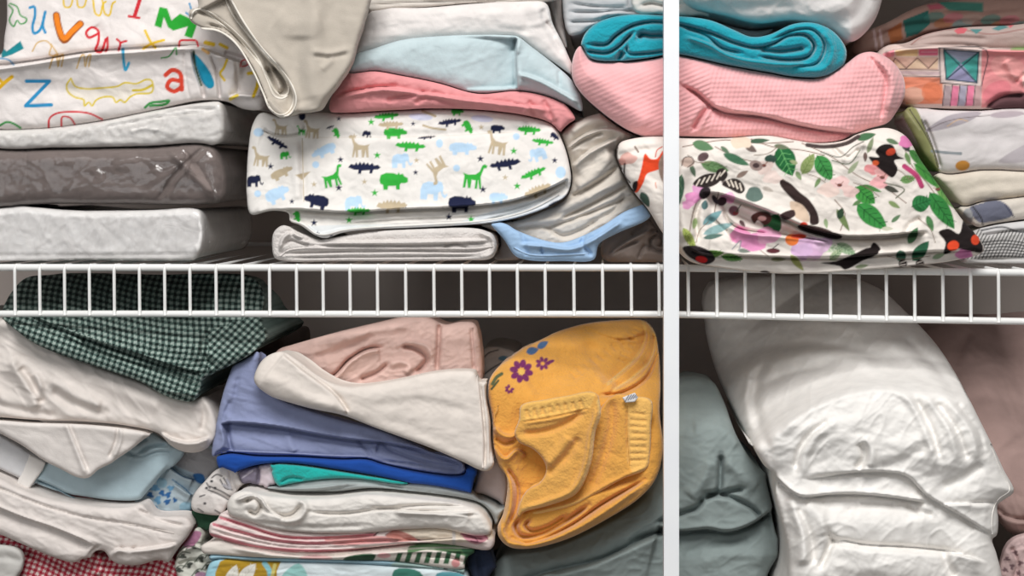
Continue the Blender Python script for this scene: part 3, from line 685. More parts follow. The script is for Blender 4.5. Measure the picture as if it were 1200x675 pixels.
    b = Body([(560, 262), (600, 260), (640, 246), (664, 232), (670, 214), (664, 186), (654, 168), (664, 150), (690, 136), (716, 132), (736, 141), (742, 156), (734, 168), (730, 184), (736, 206), (748, 228), (756, 240), (740, 250), (704, 276), (668, 296), (646, 296), (618, 288), (594, 276)], .034, .14, R=14, bulge=14,
             feats=[('e', [(662, 176), (682, 160), (712, 150), (740, 156)], 8, 9), ('g', [(664, 178), (684, 164), (708, 154)], 5, 2.5), ('r', [(668, 156), (690, 142), (716, 138)], 5, 6), ('e', [(668, 196), (690, 178), (716, 164), (726, 160)], 7, 12), ('g', [(668, 232), (700, 214), (726, 196)], 6, 3), ('r', [(676, 222), (702, 200), (720, 180)], 6, 8), ('g', [(655, 258), (700, 236), (740, 214)], 6, 2.6), ('g', [(640, 268), (690, 250), (745, 228)], 5, 2.4), ('r', [(650, 246), (700, 226), (735, 206)], 4, 5), ('g', [(720, 160), (718, 182), (724, 200)], 3, 4), ('g', [(610, 268), (640, 266), (660, 276), (700, 260)], 4, 2.5), ('r', [(600, 264), (640, 258), (680, 254)], 3, 4), ('g', [(734, 226), (720, 246), (690, 262)], 4, 3)],
             wr=[(2.4, 50, 14, -28, 81, 'ridge'), (1, 14, 9, -30, 82)], res=1.5, clampz=US)
    o = b.build('beige_sheet', cot, (212, 204, 194)); tag(o, 'crumpled pale beige sheet stuffed between the animal print pile and the floral sheet', 'crumpled sheet')

    b = Body([(578, 276), (590, 266), (606, 272), (614, 300), (600, 306), (582, 306)], .05, .08, R=8, wr=[(1.4, 14, 20, 20, 76)], res=1.75, clampz=US)
    o = b.build('grey_cloth', cot, (150, 146, 146)); tag(o, 'small grey cloth in the gap between the white towel and the light blue shirt', 'folded cloth')

    b = Body([(704, 292), (710, 274), (728, 259), (748, 253), (758, 254), (768, 266), (778, 284), (790, 298), (800, 307), (760, 307), (716, 307), (706, 302)], .03, .03, R=13, bulge=13,
             feats=[('g', [(758, 274), (766, 270), (780, 272), (784, 284), (776, 294), (764, 290), (763, 280), (770, 276), (776, 280), (774, 288), (768, 286)], 6, 2), ('e', [(712, 300), (726, 288), (746, 276), (764, 268)], 5, 8), ('g', [(714, 300), (730, 290), (748, 282)], 4, 2), ('g', [(756, 262), (740, 276)], 2.5, 3), ('g', [(748, 303), (756, 288), (764, 294)], 3, 2)], wr=[(1.4, 30, 12, -20, 83)], res=1.5, clampz=US)
    o = b.build('taupe_sheet', cot, (130, 117, 110)); tag(o, 'dark taupe sheet rolled up on the wire shelf below the floral sheet', 'rolled sheet')

    # ---- right pile
    b = Body([(666, 40), (668, -40), (760, -40), (776, -14), (798, 10), (848, 20), (886, 28), (907, 33), (892, 45), (868, 42), (838, 30), (800, 22), (760, 20), (720, 18), (694, 30), (680, 39)], .08, .2, R=6,
             feats=[('g', [(668, 14), (700, 14), (730, 12), (780, 18)], 5, 1.6), ('g', [(668, 26), (700, 24), (716, 18)], 5, 1.6), ('g', [(670, 4), (700, 8), (735, 8)], 3, 1.5), ('g', [(740, -20), (738, 6), (742, 14)], 3, 2), ('g', [(800, 12), (846, 24), (886, 34), (900, 34)], 4, 1.5), ('g', [(672, -8), (740, -4)], 3, 1.6)], wr=[(1.2, 30, 8, 0, 91)], res=1.75)
    o = b.build('grey_sheet', cot, (196, 196, 198)); tag(o, 'pale grey folded sheet lying on the teal towel', 'folded sheet')
    b = Body([(742, 10), (744, -30), (830, -30), (830, 14), (770, 16), (750, 16)], .05, .022, R=6, feats=[('g', [(752, 6), (764, 4), (780, 7), (800, 6)], 6, 2), ('g', [(750, -4), (790, -6)], 3, 1.6)], wr=[(1, 20, 8, 0, 92)], res=1.75)
    o = b.build('white_pillowcase', cot, (222, 216, 210)); tag(o, 'small white rolled pillowcase above the teal towel, just left of the white upright', 'pillowcase')
    b = Body([(790, -60), (1046, -60), (1036, -10), (1026, 22), (1008, 44), (996, 49), (975, 36), (950, 28), (925, 24), (890, 27), (850, 18), (812, 8), (794, -10)], .02, .22, R=46, bulge=44,
             feats=[('r', [(930, 24), (975, 10), (1010, -20)], 2, 10), ('g', [(960, 30), (1000, 20), (1020, -10)], 2, 8), ('g', [(830, 6), (870, 10), (930, 6)], 3, 8)], wr=[(2.4, 40, 24, 20, 93, 'ridge')], res=2)
    o = b.build('bed_pillow', cot, (226, 222, 220)); tag(o, 'plump white pillow on top of the teal towel, cut by the picture edge', 'pillow')

    def teal(c): pass
    b = Body([(681, 58), (684, 42), (696, 29), (714, 21), (740, 17), (775, 18), (830, 23), (860, 35), (880, 43), (900, 41), (930, 28), (955, 27), (978, 38), (992, 60), (986, 80), (962, 90), (935, 90), (900, 85), (850, 76), (805, 66), (785, 64), (760, 68), (735, 71), (705, 72), (688, 69)], -.004, .15, R=9, bulge=10,
             feats=[('g', [(690, 52), (711, 52), (722, 42), (740, 31), (762, 26), (790, 28), (830, 38), (860, 50), (885, 56), (905, 52), (925, 42), (945, 42), (954, 54), (948, 66), (925, 70), (890, 66)], 8, 2, .03), ('g', [(687, 60), (712, 62), (726, 54), (734, 46), (742, 38)], 8, 2), ('g', [(748, 46), (752, 41), (764, 42), (778, 42), (790, 46)], 12, 3.5), ('g', [(734, 52), (736, 62), (756, 63), (780, 60)], 6, 1.8), ('g', [(724, 72), (728, 64), (730, 60)], 9, 4), ('g', [(890, 58), (915, 60), (944, 56)], 9, 3.2), ('r', [(964, 36), (976, 58), (966, 80), (940, 82)], 4, 5), ('g', [(800, 32), (828, 42), (846, 56), (870, 62)], 6, 2), ('e', [(800, 40), (830, 50), (856, 64), (900, 72), (950, 74)], 5, 10),
                    ('g', [(906, 46), (930, 36), (952, 35), (966, 52), (958, 74), (930, 78)], 5, 1.6)], wr=[(.8, 20, 10, 0, 94)], res=1.1)
    o = b.build('teal_towel', cloth('teal_fleece', 1, .1, .95, .5, terry=True), (22, 154, 172)); tag(o, 'bright teal fleece towel rolled on the pink waffle blanket', 'folded towel')

    def knit_relief(X, Y):
        u = np.where(X < 832, .42, .03) * (X - 832) + Y + np.where(X > 832, .00016 * (X - 900) ** 2, 0)
        rows = np.sin(u * 2 * np.pi / 5.6)
        v = X + .25 * (Y - 110) * np.where(X > 832, 1, 1)
        cols = np.sin(v * 2 * np.pi / 5.2)
        k = np.clip((X - 720) / 80, .45, 1)
        return k * np.where(X < 832, .5 * rows + .12 * cols, .3 * rows + .42 * cols)
    b = Body([(671, 92), (672, 66), (680, 54), (692, 70), (730, 73), (760, 70), (790, 65), (806, 67), (850, 77), (900, 86), (935, 92), (965, 91), (990, 76), (1008, 63), (1024, 61), (1046, 72), (1059, 92), (1060, 112), (1050, 132), (1040, 144), (1015, 152), (1004, 158), (990, 164), (960, 168), (930, 164), (900, 159), (860, 161), (800, 160), (760, 161), (735, 152), (706, 132), (682, 110)], .002, .14, R=24, bulge=24,
             feats=[('s', [(832, 124), (850, 132), (890, 136), (930, 146), (975, 154), (1004, 156)], -10, 14, .04), ('g', [(798, 100), (816, 110), (834, 125), (855, 132), (900, 138), (950, 150), (1000, 156)], 10, 2.6), ('g', [(832, 124), (822, 136), (812, 152)], 8, 3.5), ('g', [(804, 70), (806, 100), (834, 124)], 2, 8), ('r', [(1026, 66), (1046, 90), (1040, 130)], 4, 6), ('g', [(1016, 64), (1038, 92), (1032, 140)], 4, 3), ('r', [(690, 80), (720, 110), (760, 150)], 3, 12)], wr=[(1.5, 60, 40, 10, 95)], res=1.05, extra=knit_relief)
    o = b.build('pink_blanket', cloth('pink_knit', .8, .08, .95, .45), (238, 176, 178)); tag(o, 'pink waffle knit blanket folded thickly on the floral sheet', 'folded blanket')

    DG, LG, PG = (34, 80, 50), (70, 130, 62), (140, 156, 100)
    BK, OR, PK, LC, TL = (30, 22, 22), (218, 72, 40), (226, 150, 160), (214, 176, 208), (120, 160, 164)
    def floral(c):
        br = (120, 92, 78)
        # stems and branches
        for p in ([(800, 172), (850, 164), (890, 168), (930, 166)], [(838, 172), (862, 184), (890, 192), (920, 212)], [(940, 168), (975, 184), (1005, 206), (1040, 222), (1062, 238)], [(1058, 165), (1066, 190), (1086, 214), (1102, 236)], [(985, 270), (990, 250), (978, 234)], [(806, 286), (812, 250), (818, 232)], [(842, 226), (838, 255), (852, 270)], [(880, 163), (905, 172), (940, 176), (966, 182)]): c.stroke(p, 1.1, br)
        # big leaves
        c.leaf(921, 189, 38, 25, 66, (36, 100, 56), (110, 180, 110)); c.leaf(903, 187, 12, 14, 90, (52, 76, 66)); c.leaf(947, 192, 28, 14, -60, PG, (110, 130, 70), .7); c.leaf(966, 197, 34, 20, 60, (62, 138, 70), (30, 80, 40))
        c.leaf(1014, 229, 30, 20, 40, (66, 148, 66), (34, 92, 44)); c.leaf(1022, 254, 46, 22, 40, (58, 140, 66), (28, 80, 40)); c.leaf(1022, 221, 24, 6, 20, (80, 130, 70)); c.leaf(988, 258, 30, 8, 60, (112, 130, 84)); c.leaf(985, 250, 14, 8, -70, (48, 70, 50))
        c.leaf(1083, 190, 46, 14, 38, LG, (40, 96, 48), .7); c.leaf(1096, 210, 62, 16, 36, (70, 142, 62), (36, 90, 40)); c.leaf(1112, 232, 44, 14, 46, (110, 164, 86), (52, 110, 50)); c.leaf(1104, 247, 52, 20, 56, (52, 130, 62), (24, 76, 36)); c.leaf(1080, 238, 24, 20, -20, (46, 120, 66), (24, 80, 40)); c.leaf(1064, 210, 18, 10, -10, (120, 160, 100), (80, 120, 60), .7)
        c.leaf(1070, 276, 22, 10, -60, (74, 116, 80)); c.leaf(1079, 294, 30, 14, -50, (44, 96, 68)); c.leaf(1056, 301, 16, 12, 80, (60, 100, 80)); c.leaf(1015, 160, 24, 9, -14, (70, 110, 76)); c.leaf(1062, 172, 14, 9, 60, (58, 62, 60)); c.leaf(1020, 170, 20, 6, -70, (130, 140, 110))
        c.leaf(824, 171, 26, 12, 16, (92, 128, 92)); c.leaf(863, 187, 34, 10, 24, (70, 112, 84)); c.leaf(890, 165, 24, 6, -4, (66, 92, 72)); c.leaf(880, 174, 16, 8, 30, (110, 96, 90)); c.leaf(838, 196, 34, 13, 14, (104, 136, 92), (70, 100, 60), .7); c.leaf(794, 228, 48, 13, 102, (64, 96, 76), (110, 140, 110), .6); c.leaf(790, 255, 20, 8, 70, (110, 80, 72)); c.leaf(756, 234, 20, 10, 62, (64, 86, 74)); c.blob(884, 228, 10, 9, (96, 116, 108), 0, rough=.06)
        c.leaf(808, 280, 30, 10, 60, (170, 184, 100), (110, 130, 60), .6); c.leaf(834, 298, 30, 10, -8, (108, 150, 72), (60, 110, 50), .6); c.leaf(858, 302, 26, 9, 8, (104, 150, 80), (50, 110, 50), .6); c.leaf(934, 308, 24, 8, 50, (160, 164, 100)); c.leaf(932, 289, 8, 6, 10, (120, 150, 100))
        c.leaf(906, 262, 26, 22, -60, (44, 108, 62)); c.leaf(835, 255, 28, 10, -36, TL); c.leaf(842, 268, 38, 10, -20, (140, 172, 172)); c.leaf(836, 277, 24, 6, -10, (92, 120, 112)); c.leaf(826, 240, 12, 8, -80, (80, 110, 110))
        c.leaf(972, 290, 30, 12, 10, (190, 200, 176), (100, 130, 96), .7); c.leaf(992, 292, 26, 12, 30, (150, 172, 140), (90, 120, 90), .7); c.leaf(980, 298, 20, 9, -40, (170, 184, 150), (100, 130, 96), .7)
        for x, y, L, w, a, col in ((812, 200, 16, 6, 70, (90, 110, 90)), (850, 176, 14, 5, 40, (96, 120, 96)), (916, 172, 18, 6, 10, (110, 120, 96)), (936, 206, 12, 6, 60, (130, 150, 110)), (958, 214, 14, 5, 120, (120, 146, 100)), (1004, 238, 12, 5, 150, (96, 130, 84)), (1048, 240, 16, 6, 30, (130, 150, 100)), (1050, 256, 14, 5, -40, (100, 130, 96)), (1090, 262, 20, 8, 70, (80, 128, 80)), (1064, 186, 16, 6, 70, (110, 140, 90)), (1046, 166, 16, 6, 20, (96, 120, 90)), (870, 204, 16, 6, -30, (140, 120, 110)), (852, 214, 14, 5, 10, (110, 100, 96)), (814, 262, 14, 6, 100, (150, 170, 120)), (872, 294, 16, 5, 5, (120, 130, 120)), (912, 304, 18, 5, 0, (150, 150, 120)), (1010, 312, 16, 5, -10, (150, 160, 130)), (1100, 300, 16, 6, -20, (140, 160, 130)), (870, 262, 10, 5, 50, (90, 70, 70)), (930, 190, 10, 5, 200, (150, 160, 120)), (1000, 196, 20, 6, -50, (160, 170, 140)), (1014, 184, 12, 5, 90, (110, 90, 84)), (968, 262, 12, 5, 80, (150, 170, 130)), (900, 222, 14, 6, 20, (200, 190, 180)), (1040, 268, 14, 5, 0, (190, 190, 170))): c.leaf(x, y, L, w, a, col)
        for p in ([(806, 182), (816, 190), (832, 190)], [(884, 182), (900, 180), (914, 170)], [(900, 200), (912, 206), (926, 222)], [(946, 204), (958, 208), (970, 216)], [(1000, 214), (1016, 220), (1030, 230)], [(1038, 196), (1054, 200), (1068, 212)], [(1076, 256), (1090, 268), (1096, 284)], [(858, 280), (880, 286), (900, 300)], [(1040, 300), (1060, 304), (1090, 300)], [(830, 260), (820, 270), (816, 284)]): c.stroke(p, .9, (130, 110, 96))
        # blossoms
        for x, y, r, col in ((972, 222, 13, (240, 216, 206)), (985, 214, 11, (244, 208, 204)), (996, 224, 10, (238, 206, 200)), (1022, 198, 9, (228, 148, 150)), (1034, 204, 9, (240, 180, 178)), (1030, 214, 10, (238, 176, 178)), (820, 222, 9, (222, 160, 200)), (812, 232, 10, (226, 150, 196)), (806, 240, 7, (228, 160, 200)), (853, 232, 9, (232, 176, 206)), (868, 276, 13, (230, 150, 190)), (884, 284, 15, (226, 150, 192)), (900, 276, 14, (234, 176, 204)), (952, 290, 18, LC), (940, 294, 13, (212, 178, 212)), (964, 286, 12, (220, 186, 214)), (1063, 166, 10, (222, 130, 180)), (1074, 160, 5, (214, 110, 170)), (1130, 297, 10, (222, 140, 190)), (736, 186, 10, (222, 176, 166)), (728, 190, 6, (206, 150, 140)), (895, 196, 11, (226, 204, 196)), (905, 208, 11, (232, 212, 204)), (868, 166, 12, (226, 206, 186))):
            c.blob(x, y, r, r * .7, col, x % 40 - 20, seed=x, rough=.12)
        for x, y in ((984, 217), (1034, 208), (895, 194), (806, 190), (1099, 222)): c.blob(x, y, 3, 2, (96, 60, 60)); c.stroke([(x - 5, y - 2), (x, y), (x + 4, y - 4)], .8, (150, 90, 70))
        c.stroke([(1060, 195), (1074, 206), (1080, 218)], 6, (180, 66, 110)); c.blob(806, 190, 8, 6, (190, 168, 156)); c.stroke([(799, 194), (802, 185), (810, 184), (813, 190), (806, 196)], 1, (60, 46, 46)); c.blob(824, 184, 7, 5, (96, 76, 78), -30); c.blob(886, 194, 8, 6, (150, 130, 124), 20); c.blob(886, 194, 4, 3, (70, 54, 54))
        # black and orange butterflies, birds
        c.fill([(1026, 178), (1033, 170), (1046, 170), (1052, 182), (1060, 186), (1048, 188), (1052, 198), (1046, 208), (1036, 202), (1024, 192), (1018, 184), (1030, 184)], BK, True); c.blob(1044, 178, 6, 4, (196, 70, 46), -20); c.blob(1026, 191, 4, 3, (210, 90, 50))
        c.fill([(1100, 272), (1112, 268), (1124, 274), (1130, 256), (1138, 258), (1142, 272), (1152, 288), (1150, 296), (1136, 294), (1122, 292), (1106, 298), (1108, 284)], BK, True); c.blob(1117, 288, 7, 6, OR, -20); c.blob(1143, 281, 5, 6, OR)
        c.fill([(915, 211), (925, 214), (938, 226), (948, 234), (958, 250), (959, 262), (950, 263), (948, 250), (936, 240), (925, 230), (914, 216)], (54, 40, 38), True); c.fill([(926, 236), (940, 240), (948, 252), (948, 260), (934, 256), (928, 248)], (214, 190, 168), True); c.fill([(914, 252), (930, 246), (932, 252), (920, 258)], (60, 44, 44), True)
        c.blob(928, 266, 11, 9, (230, 224, 214)); c.blob(942, 265, 5, 5, (200, 60, 40)); c.blob(956, 270, 22, 5, (60, 44, 42), 12); c.blob(975, 276, 12, 4, (60, 48, 46), 8); c.blob(928, 281, 8, 7, (232, 124, 60)); c.blob(936, 277, 9, 3, (206, 70, 44))
        c.fill([(880, 254), (890, 248), (902, 250), (904, 258), (896, 264), (888, 258), (884, 262)], (90, 58, 52), True); c.blob(893, 256, 5, 3, (226, 190, 180))
        c.fill([(962, 308), (980, 306), (1000, 298), (1020, 290), (1030, 296), (1010, 306), (990, 316), (984, 312)], BK, True); c.fill([(1020, 292), (1024, 284), (1032, 292), (1026, 296)], BK, True)
        c.fill([(800, 290), (816, 288), (834, 296), (838, 304), (828, 310), (812, 304), (804, 298)], (46, 40, 42), True); c.blob(822, 304, 7, 4, (200, 40, 40), 10); c.blob(906, 294, 8, 3, (90, 44, 50)); c.stroke([(906, 291), (912, 286)], 1, BK)
        # striped butterfly
        for q in ([(812, 216), (822, 206), (836, 203), (846, 206), (842, 214), (828, 220)], [(840, 200), (848, 197), (853, 204), (848, 212), (840, 210)], [(846, 216), (858, 209), (868, 212), (873, 222), (868, 227), (856, 222)]):
            c.fill(q, (48, 40, 38), True)
        for x, y, a in ((824, 212, -60), (830, 210, -60), (836, 208, -60), (842, 206, -60), (847, 203, -50), (853, 214, 60), (858, 215, 65), (863, 217, 70), (868, 219, 75), (818, 214, -60)):
            k = math.radians(a); c.stroke([(x - 4 * math.cos(k), y - 4 * math.sin(k)), (x + 4 * math.cos(k), y + 4 * math.sin(k))], 1.8, (226, 214, 200), False)
        c.blob(826, 226, 6, 8, (46, 38, 42), 40); c.blob(846, 236, 5, 6, (60, 44, 48), 60); c.blob(860, 247, 6, 6, (130, 96, 104)); c.blob(862, 250, 3, 2, (160, 60, 70)); c.blob(838, 234, 3, 6, (50, 44, 50), -30)
        c.stroke([(862, 250), (868, 240)], 1.2, (80, 90, 70))
        for x in (1058, 1078): c.blob(x, 309, 5, 5, (50, 40, 40)); c.stroke([(x - 3, 308), (x + 3, 306)], 1.2, (220, 210, 200)); c.stroke([(x - 3, 311), (x + 3, 310)], 1.2, (220, 210, 200))
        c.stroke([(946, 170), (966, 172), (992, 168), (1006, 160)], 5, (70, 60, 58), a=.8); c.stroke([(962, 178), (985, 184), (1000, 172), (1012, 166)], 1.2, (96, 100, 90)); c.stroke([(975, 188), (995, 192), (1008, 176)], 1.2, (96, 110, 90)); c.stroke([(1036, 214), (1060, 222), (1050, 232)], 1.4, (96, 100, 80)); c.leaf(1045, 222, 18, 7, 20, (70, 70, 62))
        c.stroke([(858, 292), (868, 282), (866, 294)], 1.2, (150, 150, 160)); c.blob(896, 320, 6, 3, (60, 50, 46))
        # orange bird left of the upright
        c.fill([(742, 224), (748, 210), (752, 196), (756, 180), (762, 186), (770, 186), (778, 176), (786, 186), (778, 196), (768, 200), (758, 204), (754, 214), (746, 226)], (226, 74, 38), True); c.stroke([(768, 184), (770, 176), (776, 172)], 1.2, (200, 60, 40)); c.fill([(742, 226), (742, 214), (747, 212), (746, 222)], BK, True); c.stroke([(732, 192), (732, 206), (738, 214)], 2, BK); c.stroke([(724, 168), (722, 184), (728, 198)], 3, (60, 50, 44)); c.fill([(772, 190), (778, 180), (784, 200), (780, 216), (774, 208)], (150, 128, 116), True); c.stroke([(744, 172), (748, 178)], 2, (120, 100, 90)); c.stroke([(768, 214), (769, 220)], 1, (210, 120, 90))
    b = Body([(722, 180), (726, 168), (744, 162), (775, 160), (800, 162), (850, 162), (900, 159), (930, 164), (960, 168), (992, 164), (1006, 157), (1040, 150), (1062, 160), (1078, 186), (1102, 220), (1128, 258), (1148, 280), (1153, 294), (1120, 305), (1060, 312), (1000, 317), (940, 321), (890, 319), (840, 313), (808, 306), (792, 292), (776, 272), (760, 246), (744, 226), (730, 202)], -.019, .14, R=26, bulge=24, tilt=(.0, .06),
             feats=[('s', [(822, 226), (840, 226), (868, 235), (912, 252), (947, 267), (985, 276), (1030, 276), (1085, 271)], -12, 26, .05), ('g', [(836, 227), (868, 237), (912, 254), (947, 269), (985, 278), (1040, 278), (1085, 273)], 8, 2.6), ('g', [(852, 240), (880, 256), (920, 272), (960, 284)], 4, 5), ('e', [(850, 262), (870, 270), (899, 274), (940, 278), (972, 284)], 7, 10), ('g', [(848, 240), (852, 256), (866, 268), (900, 274)], 5, 2.2), ('e', [(806, 290), (822, 298), (883, 300), (930, 302), (978, 303), (1040, 298), (1100, 295), (1145, 292)], -9, 14, .03), ('g', [(812, 294), (860, 300), (930, 303), (990, 302), (1067, 297), (1120, 294)], 5, 1.8), ('g', [(826, 228), (816, 250), (818, 282)], 5, 3.5), ('r', [(802, 190), (796, 220), (800, 256), (806, 284)], 6, 9), ('r', [(848, 222), (900, 244), (950, 262)], 3, 8),
                    ('g', [(975, 172), (992, 184), (1008, 174)], 4, 2.5), ('r', [(985, 186), (1004, 178), (1012, 166)], 3, 4), ('g', [(1060, 276), (1068, 262), (1080, 256)], 3, 4), ('g', [(830, 256), (846, 268), (862, 284)], 3, 3), ('g', [(722, 184), (742, 178), (778, 172)], 2, 4), ('g', [(842, 238), (880, 258), (930, 274)], 3, 5)],
             wr=[(2.2, 70, 30, 15, 101), (1.0, 20, 14, 20, 102)], res=1.1, clampz=US, hang=True)
    o = b.build('floral_sheet', crisp, (232, 224, 216), floral); tag(o, 'white sheet printed with leaves, flowers and butterflies bulging over the shelf edge', 'folded sheet')

    def nursery(c):
        rs = np.random.RandomState(3)
        cols = [(56, 112, 104), (150, 96, 60), (170, 100, 110), (96, 130, 130), (150, 130, 120), (120, 90, 84)]
        c.fill([(1058, 24), (1088, 12), (1090, 28), (1076, 40), (1062, 44)], (40, 96, 90)); c.fill([(1040, 36), (1056, 26), (1058, 46), (1044, 52)], (150, 92, 58)); c.fill([(1086, 6), (1118, 2), (1120, 8), (1090, 12)], (160, 84, 96)); c.fill([(1098, 2), (1152, 3), (1152, 14), (1112, 12)], (60, 112, 100))
        for x in (1024, 1031): c.stroke([(x, 36), (x + 4, 60)], 3, (190, 170, 170))
        for k in range(10): c.blob(1095 + 11 * k, 20 + (k * 7) % 13, 12, 6, cols[k % 6], -10, a=.7)
    b = Body([(998, 62), (1008, 42), (1040, 26), (1075, 8), (1100, 2), (1280, -4), (1280, 27), (1180, 29), (1120, 32), (1085, 39), (1062, 49), (1038, 54), (1026, 66), (1010, 70)], .14, .2, R=10, feats=[('g', [(1015, 50), (1060, 32), (1120, 26), (1200, 26)], 3, 4), ('g', [(1080, 14), (1140, 18), (1200, 14)], 2, 4)], wr=[(2, 40, 16, -10, 111)], res=1.75)
    o = b.build('patterned_quilt', cot, (150, 122, 112), nursery); tag(o, 'dim patterned quilt in green, orange and pink at the back of the right pile', 'folded quilt')

    def geometric(c):
        ln = (72, 70, 74)
        c.fill([(1030, 33), (1240, 24), (1240, 54), (1150, 56), (1100, 53), (1060, 56)], (176, 156, 150), True)  # upper layer toned down: the shade it lies in is painted here
        c.stroke([(1068, 52), (1085, 40), (1120, 34), (1160, 40), (1200, 34)], 1.4, (150, 110, 104)); c.fill([(1118, 36), (1126, 31), (1134, 34), (1130, 39), (1122, 40)], (196, 96, 104)); c.fill([(1136, 34), (1144, 40), (1152, 34)], (80, 128, 128)); c.fill([(1162, 34), (1174, 28), (1182, 32), (1170, 36)], (80, 128, 128)); c.fill([(1178, 26), (1190, 27), (1184, 33)], (196, 96, 104)); c.blob(1196, 58, 12, 3, (140, 160, 110))
        c.fill([(1150, 58), (1240, 60), (1240, 124), (1150, 126)], (232, 150, 152)); c.blob(1182, 80, 22, 14, (240, 172, 168), 20, a=.7); c.blob(1168, 108, 18, 12, (226, 120, 134), -30, a=.6); c.blob(1212, 92, 14, 22, (238, 206, 200), 0, a=.8)
        c.fill([(1034, 63), (1048, 58), (1048, 66), (1036, 68)], (228, 150, 160)); c.fill([(1049, 59), (1076, 58), (1076, 66), (1050, 66)], (222, 190, 140)); c.fill([(1077, 58), (1099, 57), (1099, 65), (1077, 65)], (226, 110, 140)); c.stroke([(1080, 61), (1097, 61)], 2, (236, 160, 178), False)
        c.fill([(1040, 67), (1099, 67), (1099, 82), (1046, 82)], (214, 176, 158)); z = [(1044, 78), (1049, 68), (1062, 80), (1075, 68), (1088, 80), (1099, 69)]; c.fill(z + [(1099, 80), (1044, 80)], (226, 196, 168)); c.stroke(z, 1.2, (110, 80, 76), False)
        c.stroke([(1050, 85), (1100, 86)], 4, (200, 176, 178), False); c.stroke([(1048, 81), (1100, 82)], 1, ln, False); c.stroke([(1054, 89), (1102, 90)], 1, ln, False)
        c.fill([(1058, 90), (1104, 91), (1106, 122), (1062, 122)], (226, 140, 112)); c.blob(1070, 112, 14, 10, (226, 180, 160), 0, a=.8); c.blob(1092, 108, 12, 12, (222, 122, 84), 0, a=.7)
        c.fill([(1101, 55), (1151, 58), (1148, 101), (1102, 97)], (226, 208, 204)); c.stroke([(1101, 57), (1102, 97), (1147, 101)], 1.2, ln, False); c.stroke([(1100, 56), (1156, 59), (1152, 92), (1146, 118)], 1.2, ln)
        c.fill([(1106, 58), (1147, 61), (1145, 97), (1109, 93)], (74, 160, 152)); c.fill([(1106, 58), (1147, 61), (1126, 74)], (150, 156, 178)); c.fill([(1145, 97), (1109, 93), (1126, 74)], (152, 150, 184))
        for p in ([(1106, 58), (1145, 97)], [(1147, 61), (1109, 93)], [(1106, 58), (1147, 61), (1145, 97), (1109, 93), (1106, 58)]): c.stroke(p, 1.6, (52, 76, 88), False)
        for k, col in enumerate(((176, 156, 160), (226, 130, 160), (170, 164, 182), (230, 130, 160), (196, 160, 160))): c.fill([(1107 + 9 * k, 100), (1115 + 9 * k, 101), (1113 + 9 * k, 124), (1104 + 9 * k, 124)], col); c.stroke([(1107 + 9 * k, 100), (1104.5 + 9 * k, 124)], 1, ln, False)
        c.fill([(1156, 126), (1168, 116), (1186, 110), (1240, 112), (1240, 128)], (96, 66, 70), True)
    b = Body([(1026, 66), (1038, 54), (1062, 50), (1085, 40), (1120, 33), (1180, 30), (1280, 28), (1280, 124), (1190, 127), (1150, 128), (1100, 127), (1062, 123), (1050, 100), (1040, 78)], .06, .2, R=15, bulge=15, feats=[('e', [(1036, 60), (1070, 55), (1120, 54), (1170, 58), (1240, 58)], 9, 16, .03), ('g', [(1156, 126), (1172, 114), (1200, 112)], 6, 3), ('r', [(1178, 70), (1190, 90), (1204, 96)], 3, 5), ('g', [(1190, 96), (1204, 86)], 3, 3), ('g', [(1070, 50), (1100, 44), (1160, 46)], 2, 3)], wr=[(1.6, 40, 20, 0, 112)], res=1.25)
    o = b.build('geometric_quilt', cot, (220, 198, 190), geometric); tag(o, 'pastel pink quilt cover with hand-drawn triangles and a teal square', 'folded quilt')

    def botanical(c):
        c.fill([(1056, 128), (1070, 124), (1084, 150), (1094, 180), (1100, 202), (1086, 190), (1070, 158)], (140, 142, 96), True); c.stroke([(1080, 140), (1092, 170), (1100, 198)], 1.4, (70, 66, 56)); c.stroke([(1062, 130), (1078, 152)], 2, (170, 170, 130))
        c.fill([(1084, 154), (1096, 144), (1116, 134), (1150, 132), (1136, 142), (1112, 150)], (168, 160, 166), True); c.stroke([(1086, 153), (1110, 142), (1150, 136), (1200, 134)], 1, (120, 110, 112)); c.stroke([(1110, 148), (1124, 140), (1134, 142)], 1.2, (200, 170, 140)); c.blob(1180, 134, 20, 4, (176, 164, 170), -4)
        c.stroke([(1092, 177), (1110, 179), (1126, 180)], 3.4, (134, 140, 144)); c.blob(1128, 194, 8.5, 6, (196, 136, 62), -8); c.fill([(1170, 190), (1185, 178), (1210, 168), (1210, 186)], (190, 182, 186), True)
    b = Body([(1058, 138), (1064, 126), (1100, 129), (1150, 130), (1280, 127), (1280, 192), (1150, 199), (1104, 203), (1088, 190), (1070, 160)], .05, .07, R=16, bulge=15, feats=[('g', [(1082, 140), (1094, 170), (1102, 198)], 4, 2.5), ('g', [(1090, 168), (1140, 160), (1200, 164)], 1.2, 10)], wr=[(1, 50, 24, 0, 113)], res=1.25)
    o = b.build('botanical_duvet_cover', crisp, (214, 208, 208), botanical); tag(o, 'pale duvet cover with grey leaves and an ochre dot under the pastel quilt', 'folded duvet cover')
    strip(b, 'piping', [(1066, 128), (1082, 152), (1094, 176), (1101, 200)], 1.8, 1.0, crisp, (120, 118, 90), o)
    b = Body([(1096, 206), (1104, 202), (1150, 199), (1280, 190), (1280, 218), (1200, 230), (1150, 236), (1128, 241), (1112, 224)], .045, .08, R=12, bulge=11, feats=[('g', [(1120, 226), (1160, 216), (1240, 208)], 1, 6)], wr=[(1, 40, 14, -8, 114)], res=1.75)
    o = b.build('cream_sheet', cot, (214, 204, 190)); tag(o, 'plain cream folded sheet in the right pile, below the grey leaf print', 'folded sheet')
